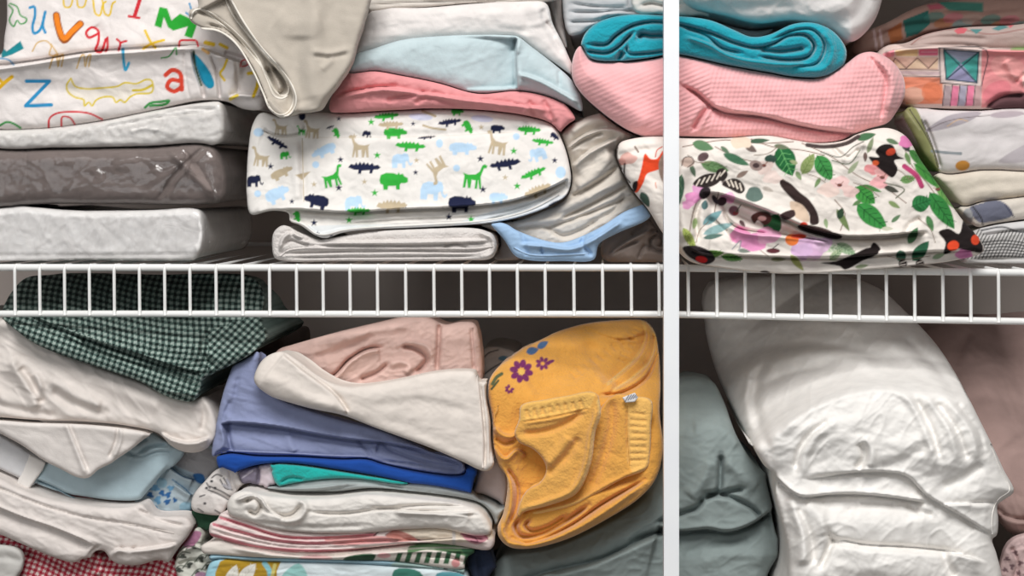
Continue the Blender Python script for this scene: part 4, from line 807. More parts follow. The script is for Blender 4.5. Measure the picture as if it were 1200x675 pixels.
    def navyprint(c):
        c.fill([(1136, 243), (1150, 238), (1166, 234), (1180, 240), (1187, 252), (1160, 260), (1146, 260)], (104, 106, 122), True); c.stroke([(1140, 242), (1150, 256), (1152, 264)], 1.6, (40, 40, 44)); c.stroke([(1178, 240), (1188, 254)], 1.4, (60, 60, 80)); c.blob(1134, 254, 6, 10, (150, 150, 152))
    b = Body([(1124, 244), (1150, 237), (1200, 231), (1280, 219), (1280, 250), (1200, 257), (1160, 263), (1146, 266), (1134, 258)], .042, .06, R=9, wr=[(1, 40, 12, -8, 115)], res=1.5)
    o = b.build('printed_sheet', cot, (208, 200, 190), navyprint); tag(o, 'cream folded sheet with a slate blue flower print, below the plain cream one', 'folded sheet')
    def hatch(c):
        for k in range(26):
            x = 1138 + k * 4.2; c.stroke([(x - 8, 303), (x, 286), (x + 10, 268 - k * .2)] if k < 24 else [(x, 300), (x + 6, 270)], 1.2, (44, 42, 44))
        for k in range(6): c.stroke([(1150, 284 + 3.4 * k), (1180, 282 + 3.6 * k), (1230, 290 + 3 * k)], 1.3, (48, 46, 48))
        c.fill([(1148, 268), (1170, 262), (1240, 256), (1240, 266), (1200, 270), (1176, 270), (1160, 276)], (206, 204, 204), True); c.stroke([(1150, 270), (1175, 266), (1196, 272), (1240, 264)], 2, (90, 90, 92)); c.stroke([(1140, 307), (1180, 303), (1240, 306)], 3, (190, 188, 186))
    b = Body([(1134, 292), (1140, 272), (1160, 265), (1200, 259), (1280, 252), (1280, 308), (1150, 310), (1130, 308)], .04, .09, R=12, feats=[('g', [(1150, 276), (1180, 272), (1240, 268)], 3, 2), ('g', [(1140, 304), (1240, 302)], 2, 2)], wr=[(1, 40, 12, -8, 116)], res=1.1, clampz=US)
    o = b.build('hatched_sheet', cot, (200, 198, 196), hatch); tag(o, 'folded sheet with black line hatching at the bottom of the right pile', 'folded sheet')
    # ================================================================ below the shelf
    FZ = FLOOR_Z + .002
    BT = 720     # piles run down past the picture edge to the floor

    # ---- left pile, from the floor up
    def redcheck(c):
        u = (c.X + .35 * c.Y); v = (c.Y - .3 * c.X + 6 * np.sin(c.X / 23))
        a = (np.sin(u * 2 * np.pi / 7.2) > 0).astype(float) + (np.sin(v * 2 * np.pi / 6.6) > 0)
        r, p, w = lin((164, 30, 52)), lin((200, 108, 118)), lin((232, 214, 210))
        c.c[:] = np.where(a[:, None] > 1.5, r, np.where(a[:, None] > .5, p * .9, w))
    b = Body([(-60, 600), (0, 622), (20, 634), (42, 640), (70, 652), (100, 652), (112, 647), (128, 652), (140, 658), (170, 656), (200, 650), (210, 664), (208, BT), (-60, BT)], .035, .2, R=10, feats=[('g', [(-20, 640), (30, 648), (90, 664)], 3, 4), ('g', [(60, 668), (120, 664), (190, 660)], 3, 3), ('r', [(110, 645), (118, 660), (112, 675)], 4, 5)], wr=[(1.6, 24, 14, 10, 201)], res=1.05, clampz=FZ)
    o = b.build('red_gingham_cloth', cot, (190, 70, 84), redcheck); tag(o, 'red and white gingham cloth at the bottom left of the lower pile', 'folded cloth')
    b = Body([(-60, 638), (0, 638), (20, 642), (27, 650), (27, 666), (18, 682), (10, BT), (-60, BT)], .012, .009, R=8, feats=[('g', [(-20, 652), (10, 654), (26, 658)], 1.5, 4)], wr=[(1, 20, 14, 10, 202)], res=1.75, clampz=FZ)
    o = b.build('grey_napkin', cot, (196, 194, 190)); tag(o, 'small pale grey cloth lying over the red gingham in the bottom left corner', 'folded napkin')

    b = Body([(-60, 540), (0, 560), (20, 570), (34, 576), (61, 585), (90, 590), (122, 594), (150, 594), (166, 590), (180, 604), (219, 606), (226, 616), (222, 626), (208, 644), (196, 660), (180, 662), (140, 661), (130, 656), (122, 646), (112, 646), (102, 658), (84, 659), (60, 652), (36, 642), (0, 626), (-60, 600)], .012, .034, R=12, bulge=12,
             feats=[('e', [(-40, 580), (0, 596), (30, 608), (60, 618), (90, 630), (110, 640)], -8, 10, .05), ('g', [(-40, 562), (0, 573), (50, 592), (100, 606), (160, 616), (200, 626)], 2.5, 1.6), ('e', [(128, 652), (136, 644), (160, 644), (190, 640), (208, 636)], 4, 8), ('g', [(160, 596), (190, 610), (216, 616)], 3, 2), ('g', [(102, 656), (108, 646), (116, 640)], 3, 2.4), ('g', [(140, 640), (150, 646), (160, 640)], 2, 2)],
             wr=[(2, 60, 14, 18, 203, 'ridge'), (.8, 16, 10, 18, 204)], res=1.5)
    o = b.build('white_bed_sheet', cot, (222, 214, 209)); tag(o, 'long white folded sheet resting on the red gingham, below the blue cloths', 'folded sheet')
    strip(b, 'seam', [(-20, 566), (0, 573), (50, 592), (100, 606), (160, 616), (204, 625)], 1.6, .8, cot, (226, 218, 212), o)

    def bluefl(c):
        B1, B2, B3 = (52, 104, 160), (110, 160, 196), (150, 186, 204)
        c.fill([(196, 532), (222, 526), (252, 528), (252, 552), (240, 560), (226, 554), (206, 545)], (168, 166, 168), True)
        for k, (x, y, r) in enumerate(((182, 572, 5), (176, 580, 4), (190, 578, 4), (185, 586, 5), (197, 580, 4), (196, 588, 4), (200, 572, 4), (174, 572, 3), (205, 586, 3), (186, 563, 4), (178, 566, 3))): c.blob(x, y, r, r * .75, B1 if k % 3 else B2, 30 * k, seed=k, rough=.2)
        c.blob(190, 566, 6, 6, B3); c.stroke([(176, 592), (172, 602), (184, 604)], 5, B1); c.fill([(176, 604), (186, 602), (204, 610), (196, 614), (182, 612)], B1, True); c.stroke([(184, 606), (196, 610)], 1.2, (190, 206, 216)); c.blob(218, 594, 8, 6, B3); c.stroke([(202, 562), (216, 572), (224, 580)], 1.3, (70, 120, 160)); c.fill([(226, 556), (238, 556), (240, 566), (232, 566)], B1, True); c.stroke([(198, 546), (214, 558), (228, 562)], 1.4, (60, 110, 150)); c.blob(180, 596, 5, 4, B2)
    b = Body([(158, 590), (170, 560), (186, 540), (206, 526), (226, 520), (256, 522), (258, 545), (246, 560), (236, 572), (228, 584), (222, 606), (216, 612), (196, 614), (178, 612), (170, 598)], .058, .05, R=8, feats=[('e', [(198, 546), (214, 556), (228, 562)], 6, 8), ('g', [(200, 548), (216, 558), (230, 562)], 4, 2), ('e', [(204, 566), (216, 574), (226, 580)], 4, 6), ('g', [(170, 596), (196, 604), (222, 600)], 3, 2)], wr=[(1.6, 20, 12, 30, 205)], res=1.1)
    o = b.build('blue_floral_cloth', cot, (182, 198, 206), bluefl); tag(o, 'pale cloth with a bright blue flower print in the left lower pile', 'folded cloth')

    b = Body([(34, 574), (52, 544), (70, 536), (100, 520), (130, 506), (176, 506), (192, 516), (206, 524), (216, 530), (206, 544), (194, 552), (180, 568), (166, 584), (160, 592), (148, 592), (138, 592), (114, 587), (76, 578), (46, 572)], .036, .012, R=7, bulge=7,
             feats=[('e', [(42, 561), (60, 568), (84, 580), (112, 592)], -5, 10, .04), ('g', [(42, 562), (62, 570), (86, 582), (114, 593)], 4, 1.5), ('g', [(148, 530), (160, 532), (176, 524), (196, 522)], 4, 2), ('e', [(150, 532), (166, 534), (184, 528), (204, 528)], -5, 6), ('g', [(160, 520), (172, 514)], 4, 2), ('g', [(164, 584), (180, 566), (200, 544)], 2, 2)], wr=[(.9, 40, 24, -20, 206)], res=1.5)
    o = b.build('pale_blue_pillowcase', cot, (172, 192, 200)); tag(o, 'plain pale blue pillowcase under the white pointed flap in the left lower pile', 'pillowcase')
    strip(b, 'hem', [(42, 563), (62, 571), (86, 583), (112, 592)], 2.0, 1.0, cot, (178, 198, 206), o)

    b = Body([(-60, 480), (0, 510), (36, 532), (54, 543), (44, 560), (33, 574), (18, 569), (0, 561), (-60, 540)], .03, .1, R=5, bulge=5, wr=[(1, 40, 20, 20, 207)], res=1.5)
    o = b.build('hemmed_pillowcase', cot, (206, 206, 208)); tag(o, 'pale grey pillowcase with a broad white hem at the left picture edge', 'pillowcase')
    b2 = Body([(34, 532), (54, 542), (50, 551), (33, 575), (18, 568), (26, 552)], .0275, .012, R=3, bulge=3, res=1.25, smooth=False); b2.build('hem', cot, (226, 222, 218), parent=o)

    b = Body([(-60, 482), (0, 486), (60, 489), (120, 492), (176, 500), (186, 507), (176, 510), (152, 528), (140, 536), (130, 543), (116, 550), (103, 560), (90, 559), (72, 550), (52, 540), (26, 522), (0, 508), (-60, 480)], .006, .02, R=6, bulge=7,
             feats=[('e', [(-30, 488), (0, 488), (40, 491), (90, 493), (140, 497), (174, 506)], 4, 10, .03), ('r', [(76, 494), (88, 524), (101, 557)], 2.2, 3), ('g', [(80, 494), (92, 524), (104, 552)], 2, 2), ('g', [(128, 536), (136, 516), (138, 500)], 2.5, 2), ('r', [(134, 536), (142, 514), (141, 500)], 2, 2)], wr=[(1.2, 60, 24, 20, 208)], res=1.5)
    o = b.build('white_pillowcase', cot, (226, 219, 214)); tag(o, 'white pillowcase with a pointed flap hanging over the pale blue one', 'pillowcase')

    b = Body([(-60, 372), (0, 374), (10, 376), (30, 392), (60, 408), (110, 428), (160, 446), (200, 462), (232, 462), (246, 474), (254, 494), (252, 514), (238, 528), (218, 530), (200, 522), (186, 508), (150, 499), (100, 494), (40, 492), (0, 489), (-60, 488)], .016, .1, R=10, bulge=10, tilt=(0, .12),
             feats=[('r', [(12, 420), (30, 450), (44, 480)], 5, 7), ('g', [(22, 430), (40, 452), (50, 474)], 5, 5), ('r', [(40, 436), (46, 452), (44, 470)], 4, 5), ('r', [(58, 444), (90, 466), (120, 478)], 4, 8), ('g', [(60, 456), (90, 474), (130, 486)], 4, 6), ('e', [(188, 506), (202, 514), (224, 518), (246, 512)], 6, 10), ('g', [(-20, 470), (20, 480), (70, 488)], 4, 5), ('g', [(234, 468), (240, 486), (236, 506)], 3, 4), ('r', [(100, 440), (140, 458), (190, 478)], 3, 9)],
             wr=[(4, 80, 40, 35, 209), (3.0, 70, 22, 38, 210, 'ridge')], res=1.5)
    o = b.build('white_duvet', crisp, (218, 210, 204)); tag(o, 'large soft white duvet on the left lower pile, beneath the green gingham', 'folded duvet')

    def gingham(c):
        X, Y = c.X, c.Y
        low = Y - (375 + .34 * (X - 48)) > 0
        u = np.where(low, X * .94 + Y * .30, X * .97 + .22 * Y + 7 * np.sin(Y / 24)); v = np.where(low, Y - .36 * X, Y - .16 * X + 5 * np.sin(X / 40))
        side = (X > 244) & (Y > 388 - .35 * (X - 244)) & (Y < 434)
        u = np.where(side, X * .75 + Y * .7, u); v = np.where(side, Y * .8 - X * .6, v)
        a = (np.sin(u * 2 * np.pi / 7.0) > 0).astype(float) + (np.sin(v * 2 * np.pi / 6.8) > 0)
        d, m, w = lin((20, 34, 32)), lin((80, 100, 94)), lin((158, 174, 166))
        c.c[:] = np.where(a[:, None] > 1.5, d, np.where(a[:, None] > .5, m, w))
    def ging_relief(X, Y):
        # the top of the folded sheet leans back under the shelf
        t = np.clip((384 + .10 * X - Y), 0, None)
        return -np.minimum(3.0 * t, 240)
    b = Body([(2, 370), (4, 360), (14, 342), (30, 326), (60, 322), (180, 322), (280, 322), (302, 330), (310, 350), (306, 372), (312, 396), (300, 410), (286, 420), (262, 432), (250, 438), (238, 444), (235, 458), (226, 470), (206, 468), (190, 462), (166, 448), (120, 432), (72, 416), (40, 402), (18, 386)], -.004, .24, R=11, bulge=11,
             feats=[('e', [(20, 362), (46, 374), (80, 388), (113, 400), (158, 414), (203, 430), (236, 438)], -7, 14, .03), ('g', [(30, 368), (60, 382), (113, 402), (158, 416), (203, 431), (236, 438)], 6, 2), ('g', [(60, 386), (107, 410), (150, 424), (200, 438), (234, 452)], 4, 1.8), ('g', [(252, 372), (240, 398), (238, 414), (250, 428)], 7, 3), ('g', [(238, 410), (262, 404), (300, 392)], 4, 3), ('r', [(226, 380), (228, 404), (234, 424)], 3, 5), ('g', [(52, 380), (66, 392), (64, 384)], 3, 2.5), ('g', [(96, 398), (112, 412)], 3, 2.5), ('r', [(40, 350), (90, 366), (150, 388)], 2, 8), ('e', [(196, 456), (214, 458), (232, 462)], 3, 5)],
             wr=[(1.4, 40, 20, 20, 211), (.7, 14, 12, 0, 212)], res=1.05, extra=ging_relief)
    o = b.build('green_gingham_sheet', crisp, (96, 128, 118), gingham); tag(o, 'dark green and white gingham sheet on the left lower pile, under the shelf lip', 'folded sheet')

    b = Body([(232, 440), (262, 420), (300, 404), (330, 396), (330, 440), (300, 500), (262, 540), (240, 540), (252, 512), (254, 492), (244, 472)], .26, .16, R=14, feats=[('g', [(250, 446), (270, 440), (290, 420)], 3, 4)], wr=[(2.5, 30, 16, -30, 213, 'ridge')], res=2)
    o = b.build('brown_blanket', cot, (104, 92, 86)); tag(o, 'dark brown blanket in the gap between the gingham pile and the periwinkle sheet', 'blanket')

    # ---- centre lower stack, from the floor up
    def bw(c):
        for k, (x, y) in enumerate(((214, 652), (226, 640), (236, 655), (222, 662), (244, 664), (210, 668), (232, 672), (248, 650))): c.blob(x, y, 4.2, 3, (70, 74, 68), 40 * k, seed=k, rough=.2); c.stroke([(x - 8, y + 4), (x, y - 5), (x + 9, y - 4)], 1.4, (90, 96, 86))
        c.fill([(215, 640), (218, 628), (228, 622), (236, 624), (232, 634), (222, 642)], (168, 116, 144), True); c.blob(236, 676, 8, 6, (170, 130, 156)); c.stroke([(206, 650), (220, 640), (240, 646), (252, 652)], 1.4, (80, 84, 76))
    b = Body([(204, BT), (206, 656), (214, 636), (220, 624), (232, 619), (238, 628), (236, 640), (252, 652), (254, BT)], .022, .1, R=8, bulge=7, feats=[('e', [(212, 644), (224, 640), (238, 640)], 4, 6), ('g', [(208, 662), (226, 656), (244, 660)], 3, 2)], wr=[(1.6, 14, 12, 0, 221)], res=1.05, clampz=FZ)
    o = b.build('sprig_print_cloth', cot, (206, 206, 196), bw); tag(o, 'crumpled cloth with dark sprigs and a mauve bloom, left of the yellow flower print', 'crumpled cloth')

    def daisies(c):
        c.fill([(240, 655), (282, 656), (280, BT), (240, BT)], (160, 206, 220))
        c.fill([(258, 658), (350, 656), (360, BT), (262, BT)], (176, 140, 42), True); c.stroke([(310, 660), (316, 670), (314, 690)], 6, (140, 196, 206)); c.stroke([(322, 662), (318, 680)], 4, (206, 196, 120))
        for x, y, a in ((272, 676, 0), (290, 672, 20), (264, 690, 0), (305, 690, 0)): c.leaf(x, y, 30, 15, -70 + a, (232, 230, 222), (206, 204, 190), .6)
        c.fill([(330, 656), (548, 676), (548, BT), (340, BT)], (214, 226, 230), True); c.fill([(462, 668), (492, 670), (498, 690), (462, 690)], (60, 118, 104), True); c.fill([(512, 672), (544, 674), (544, 684), (512, 684)], (90, 150, 160), True); c.fill([(330, 676), (350, 660), (360, 676)], (150, 200, 196), True)
    b = Body([(244, BT), (244, 664), (252, 656), (300, 658), (400, 660), (470, 664), (540, 671), (548, 678), (548, BT)], .0, .13, R=7, bulge=6, wr=[(1, 30, 10, 0, 222)], res=1.2, clampz=FZ)
    o = b.build('flower_print_sheet', cot, (190, 214, 222), daisies); tag(o, 'folded sheet printed with white petals on mustard and sky blue, bottom of the centre stack', 'folded sheet')

    def stripes_blue(c):
        c.fill([(460, 660), (560, 668), (560, 690), (460, 676)], (170, 196, 192), True); c.stroke([(244, 655), (320, 660), (420, 662), (500, 668)], 1.4, (90, 120, 136)); c.stroke([(350, 661), (400, 663), (450, 664)], 1.4, (150, 100, 106))
    b = Body([(245, 653), (252, 648), (300, 652), (400, 655), (470, 657), (540, 664), (549, 671), (540, 676), (470, 669), (400, 664), (300, 662), (252, 660)], -.002, .13, R=4, bulge=5, feats=[('g', [(250, 655), (300, 657), (400, 660), (540, 670)], 2, 1.2)], wr=[(.8, 40, 6, 4, 223)], res=1.1)
    o = b.build('sky_blue_sheet', cot, (164, 200, 216), stripes_blue); tag(o, 'thin sky blue folded sheet in the centre stack, under the green leaf print', 'folded sheet')

    def leafprint(c):
        g = (58, 96, 68)
        c.fill([(402, 656), (408, 652), (440, 650), (436, 658), (410, 658)], (44, 82, 56), True); c.fill([(480, 640), (556, 637), (556, 652), (530, 648), (500, 644), (478, 648)], (96, 130, 92), True); c.fill([(540, 640), (556, 640), (556, 664), (546, 652)], (60, 100, 72), True)
        for k in range(8):
            x = 462 + 11.5 * k; c.fill([(x, 659 + k * .3), (x + 4, 648 - k * .3), (x + 10, 648 - k * .4), (x + 6, 659 + k * .4)], g)
        c.stroke([(450, 645), (500, 642), (556, 642)], 1.2, (210, 206, 196)); c.blob(534, 660, 5, 5, (214, 150, 150)); c.blob(450, 651, 8, 3, (224, 170, 170)); c.blob(370, 654, 20, 3, (226, 186, 184))
    b = Body([(236, 640), (262, 632), (300, 640), (360, 646), (420, 645), (480, 639), (520, 636), (552, 637), (556, 648), (549, 664), (538, 667), (470, 658), (400, 656), (300, 653), (256, 650), (238, 648)], -.004, .13, R=7, bulge=7, feats=[('e', [(270, 640), (320, 648), (380, 652), (440, 646), (500, 643), (550, 645)], 3, 6), ('g', [(300, 648), (380, 652), (440, 647), (500, 644), (552, 650)], 3, 1.4), ('g', [(500, 652), (530, 654), (546, 660)], 3, 1.4)], wr=[(.9, 40, 7, 0, 224)], res=1.1)
    o = b.build('leaf_print_sheet', cot, (228, 220, 212), leafprint); tag(o, 'white folded sheet with bold green leaves in the lower centre stack', 'folded sheet')

    def pinkedge(c):
        pk, dk = (212, 130, 140), (190, 96, 112)
        for p in ([(246, 626), (270, 632), (300, 640), (360, 645), (420, 644), (480, 638)], [(250, 614), (280, 622), (320, 632), (370, 636), (430, 632), (500, 632)], [(258, 606), (290, 616), (330, 628), (380, 630), (440, 626)], [(262, 632), (300, 642), (350, 648)]): c.stroke(p, 2.6, pk); c.stroke([(x, y + 1.5) for x, y in p], 1, dk)
        c.fill([(380, 632), (440, 628), (486, 633), (440, 637), (390, 638)], (216, 158, 156), True)
        c.fill([(460, 618), (560, 616), (580, 624), (576, 632), (500, 634), (486, 632), (470, 624)], (226, 212, 194), True); br = (74, 58, 54)
        c.stroke([(410, 622), (436, 624), (450, 619), (462, 621), (480, 629), (492, 633)], 1.3, br); c.stroke([(438, 628), (448, 619)], 1.2, br); c.stroke([(452, 627), (464, 620)], 1.2, br); c.stroke([(490, 633), (520, 631), (532, 630)], 1.2, br); c.fill([(452, 628), (464, 621), (488, 632), (470, 634)], (190, 130, 120), True)
        c.stroke([(532, 619), (532, 638)], 4, (206, 200, 196), False); c.fill([(540, 622), (562, 624), (572, 630), (560, 638), (545, 632)], (198, 140, 152), True); c.stroke([(540, 626), (556, 630), (560, 635), (552, 634)], 1.4, (120, 64, 84)); c.stroke([(545, 621), (566, 626), (572, 632)], 1.2, (150, 80, 100))
    b = Body([(246, 626), (247, 612), (258, 602), (280, 605), (320, 618), (360, 624), (420, 624), (480, 618), (540, 612), (570, 618), (580, 634), (574, 644), (540, 640), (500, 636), (450, 640), (400, 645), (350, 647), (300, 641), (262, 633)], -.008, .12, R=9, bulge=9, feats=[('g', [(258, 606), (290, 617), (330, 629), (380, 631), (440, 627)], 4, 1.6), ('g', [(250, 616), (280, 624), (320, 634), (370, 638), (430, 634), (500, 633)], 4, 1.6), ('g', [(250, 622), (280, 630), (340, 641), (420, 640)], 3, 1.4), ('e', [(452, 628), (490, 634), (540, 630), (574, 634)], 3, 5), ('g', [(546, 626), (566, 632)], 3, 1.4)], wr=[(1.2, 26, 7, 10, 225), (.6, 9, 5, 0, 226)], res=1.1)
    o = b.build('pink_trimmed_sheet', cot, (230, 214, 210), pinkedge); tag(o, 'white sheet with wavy pink edges folded in the centre stack', 'folded sheet')
    b = Body([(224, 618), (222, 604), (232, 596), (252, 598), (262, 604), (250, 616), (242, 622)], .03, .1, R=4, bulge=4, wr=[(1, 12, 10, 0, 227)], res=1.3)
    o = b.build('green_napkin', cot, (40, 74, 54)); tag(o, 'dark green scrap of cloth peeping out left of the pink trimmed sheet', 'napkin')

    b = Body([(266, 592), (272, 580), (284, 575), (310, 580), (340, 583), (390, 583), (430, 579), (480, 583), (540, 591), (562, 598), (574, 612), (576, 624), (560, 628), (520, 620), (480, 620), (420, 625), (360, 624), (318, 619), (288, 610), (270, 604)], -.014, .075, R=12, bulge=12,
             feats=[('g', [(286, 588), (298, 584), (306, 592), (300, 602), (290, 598)], 7, 2.5), ('e', [(274, 586), (290, 580), (306, 584), (316, 598), (334, 606)], 4, 5), ('g', [(304, 592), (318, 602), (340, 604), (354, 592)], 5, 2.4), ('r', [(350, 584), (358, 596), (350, 608), (330, 612)], 4, 4), ('g', [(362, 600), (400, 602), (450, 596), (500, 592), (556, 594)], 4, 1.8), ('g', [(430, 594), (480, 598), (530, 602), (560, 604)], 3, 1.6), ('e', [(460, 598), (520, 600), (556, 600)], 4, 8), ('g', [(300, 612), (360, 618), (430, 616)], 2, 3)],
             wr=[(1.4, 40, 10, 4, 228, 'ridge'), (.7, 12, 8, 0, 229)], res=1.25)
    o = b.build('white_cotton_sheet', cot, (228, 223, 217)); tag(o, 'crumpled white sheet with a looped fold, resting on the pink trimmed sheet', 'folded sheet')

    def inkprint(c):
        k = (48, 48, 54)
        for p in ([(244, 574), (258, 580), (272, 588), (284, 592)], [(246, 570), (260, 576), (276, 586)], [(258, 562), (264, 572), (272, 574)], [(262, 560), (268, 570)], [(248, 560), (254, 556), (260, 558)], [(234, 582), (240, 580)], [(232, 596), (238, 600)], [(252, 598), (262, 604)], [(242, 566), (246, 572)]): c.stroke(p, 1.4, k)
        for x, y in ((242, 572), (248, 564), (240, 590), (252, 572)): c.blob(x, y, 1.8, 1.5, k)
        c.stroke([(262, 568), (270, 572), (266, 562)], 3, (186, 184, 190))
    b = Body([(224, 590), (228, 578), (240, 564), (254, 550), (274, 544), (280, 552), (284, 564), (296, 573), (284, 576), (272, 583), (266, 594), (260, 603), (238, 602), (226, 598)], .018, .02, R=9, bulge=9, feats=[('g', [(270, 548), (272, 566), (284, 588)], 3, 3), ('g', [(246, 576), (270, 586), (284, 594)], 1.5, 3)], wr=[(1.2, 20, 14, 30, 230)], res=1.1)
    o = b.build('ink_print_cloth', cot, (220, 214, 210), inkprint); tag(o, 'white cloth with fine black line drawing at the left of the centre stack', 'folded cloth')

    def bluegrey_seam(c): c.stroke([(320, 562), (360, 566), (420, 564)], 1, (200, 206, 206))
    b = Body([(306, 573), (330, 569), (345, 566), (385, 561), (424, 561), (470, 567), (490, 566), (540, 574), (580, 586), (590, 600), (587, 612), (578, 614), (564, 598), (530, 589), (480, 582), (430, 578), (390, 582), (340, 582), (314, 579)], .008, .06, R=8, bulge=8, feats=[('e', [(318, 572), (370, 570), (420, 566), (470, 572), (540, 584), (580, 598)], 4, 7), ('g', [(330, 578), (370, 576), (420, 568), (480, 574), (540, 588)], 4, 1.6)], wr=[(1.2, 50, 8, 6, 231)], res=1.4)
    o = b.build('grey_cotton_sheet', cot, (166, 172, 172)); tag(o, 'blue-grey folded sheet in the centre stack, under the royal blue one', 'folded sheet')

    b = Body([(276, 558), (283, 550), (304, 545.5), (322, 543.5), (320, 552), (324, 566), (312, 571), (298, 572), (284, 566)], .012, .03, R=5, bulge=6, feats=[('g', [(304, 544), (302, 570)], 3, 2), ('r', [(288, 556), (296, 550), (302, 548)], 2, 2)], wr=[(1.4, 14, 10, 20, 232)], res=1.2)
    def satin(c): c.fill([(280, 566), (278, 556), (288, 548), (303, 546), (302, 570)], (126, 118, 134), True); c.stroke([(284, 560), (296, 552)], 1.4, (190, 184, 196))
    o = b.build('satin_pillowcase', cot, (204, 190, 196), satin); tag(o, 'mauve and lilac satin case poking out below the royal blue sheet', 'pillowcase')

    b = Body([(314, 552), (320, 545), (347, 545), (396, 552), (445, 560), (490, 568), (470, 568), (420, 561), (385, 561), (345, 566), (328, 570), (320, 562)], .003, .05, R=5, bulge=6, feats=[('g', [(328, 566), (340, 560), (356, 562)], 3, 2)], wr=[(1.2, 14, 8, 10, 233)], res=1.1)
    o = b.build('turquoise_towel', cloth('turquoise_terry', 1, .1, .95, .4, terry=True), (30, 174, 166)); tag(o, 'thin turquoise towel edge between the royal blue and grey sheets', 'folded towel')

    b = Body([(556, 577), (558, 564), (562, 550), (576, 538), (590, 546), (596, 570), (594, 594), (582, 586), (566, 579)], .028, .14, R=8, bulge=7, wr=[(1.2, 30, 20, 40, 234)], res=1.6)
    o = b.build('lilac_pillowcase', cot, (204, 190, 188)); tag(o, 'pale lilac pillowcase wedged between the royal blue sheet and the yellow towel', 'pillowcase')

    b = Body([(256, 548), (254, 536), (262, 531), (300, 533.5), (350, 534.5), (400, 537.5), (430, 538), (450, 544), (500, 554), (540, 557), (548, 549), (558, 552), (556, 579), (530, 575), (500, 570), (445, 558), (396, 550), (347, 543), (320, 542.5), (300, 545), (284, 550), (272, 557), (262, 557)], .002, .1, R=5, bulge=6, wr=[(1, 40, 10, 10, 235)], res=1.2)
    o = b.build('royal_blue_sheet', cot, (26, 74, 158)); tag(o, 'royal blue folded sheet directly under the periwinkle one', 'folded sheet')

    b = Body([(280, 416), (292, 408), (304, 414), (302, 436), (306, 450), (330, 468), (360, 480), (400, 492), (450, 506), (505, 530), (540, 541), (546, 552), (538, 556), (500, 553), (450, 543), (430, 537), (400, 537), (350, 534), (300, 533), (272, 530), (258, 532), (249, 535), (249, 520), (254, 494), (258, 474), (266, 446)], .008, .022, R=9, bulge=9,
             feats=[('e', [(258, 497), (270, 495), (320, 499), (370, 508), (416, 515), (448, 518), (500, 528), (544, 545)], -10, 16, .02), ('g', [(266, 496), (320, 501), (370, 510), (416, 517), (448, 519), (500, 530), (543, 546)], 5, 1.8), ('g', [(268, 494), (268, 512), (272, 530)], 4, 2.4), ('g', [(252, 534), (262, 528), (274, 532)], 4, 2), ('r', [(258, 500), (262, 516), (256, 530)], 2, 3), ('g', [(440, 536), (446, 520), (460, 528), (500, 542), (540, 548)], 3, 1.8), ('g', [(450, 540), (500, 546), (540, 551)], 3, 1.3), ('g', [(270, 470), (264, 484), (262, 496)], 2, 2.5), ('r', [(338, 508), (340, 520), (346, 530)], 2, 5), ('g', [(420, 516), (430, 526), (436, 534)], 2.5, 3), ('g', [(280, 440), (274, 470), (268, 490)], 1.5, 3)],
             wr=[(1.3, 50, 16, 14, 236), (.6, 14, 10, 0, 237)], res=1.3)
    o = b.build('periwinkle_sheet', cot, (140, 148, 182)); tag(o, 'periwinkle blue folded sheet with a rolled hem, under the topmost white sheet', 'folded sheet')
    strip(b, 'hem', [(252, 532), (262, 528), (280, 529), (330, 531), (390, 534), (430, 535)], 2.4, 1.2, cot, (146, 154, 188), o)

    b = Body([(318, 424), (326, 410), (346, 403), (396, 389), (442, 378), (474, 371), (500, 371), (521, 380), (540, 377), (556, 379), (561, 392), (562, 460), (540, 464), (505, 468), (467, 476), (410, 486), (374, 478), (346, 462), (322, 446)], .045, .06, R=13, bulge=12,
             feats=[('e', [(368, 438), (388, 442), (410, 422), (430, 410), (446, 408)], 8, 10, .05), ('g', [(370, 438), (390, 441), (410, 421), (432, 409), (447, 407)], 7, 2.2), ('g', [(470, 405), (486, 408), (500, 420), (494, 430), (486, 436)], 8, 3), ('r', [(462, 406), (480, 402), (500, 406), (508, 420)], 4, 3.5), ('g', [(422, 445), (442, 436), (455, 426)], 6, 2.4), ('r', [(456, 428), (470, 424), (480, 430), (474, 438)], 4, 4), ('g', [(515, 378), (514, 400), (512, 434)], 6, 2.6), ('g', [(552, 384), (554, 410), (556, 434)], 3, 2), ('r', [(380, 404), (420, 392), (480, 380)], 3, 6), ('g', [(366, 420), (400, 410), (440, 392)], 3, 5)],
             wr=[(2, 40, 12, -18, 238, 'ridge'), (.9, 14, 10, -20, 239)], res=1.4)
    o = b.build('blush_sheet', cot, (218, 186, 176)); tag(o, 'blush pink crumpled sheet behind the topmost white sheet of the centre stack', 'folded sheet')
    strip(b, 'hem', [(554, 384), (557, 410), (558, 436)], 2.2, 1.0, cot, (222, 190, 180), o)

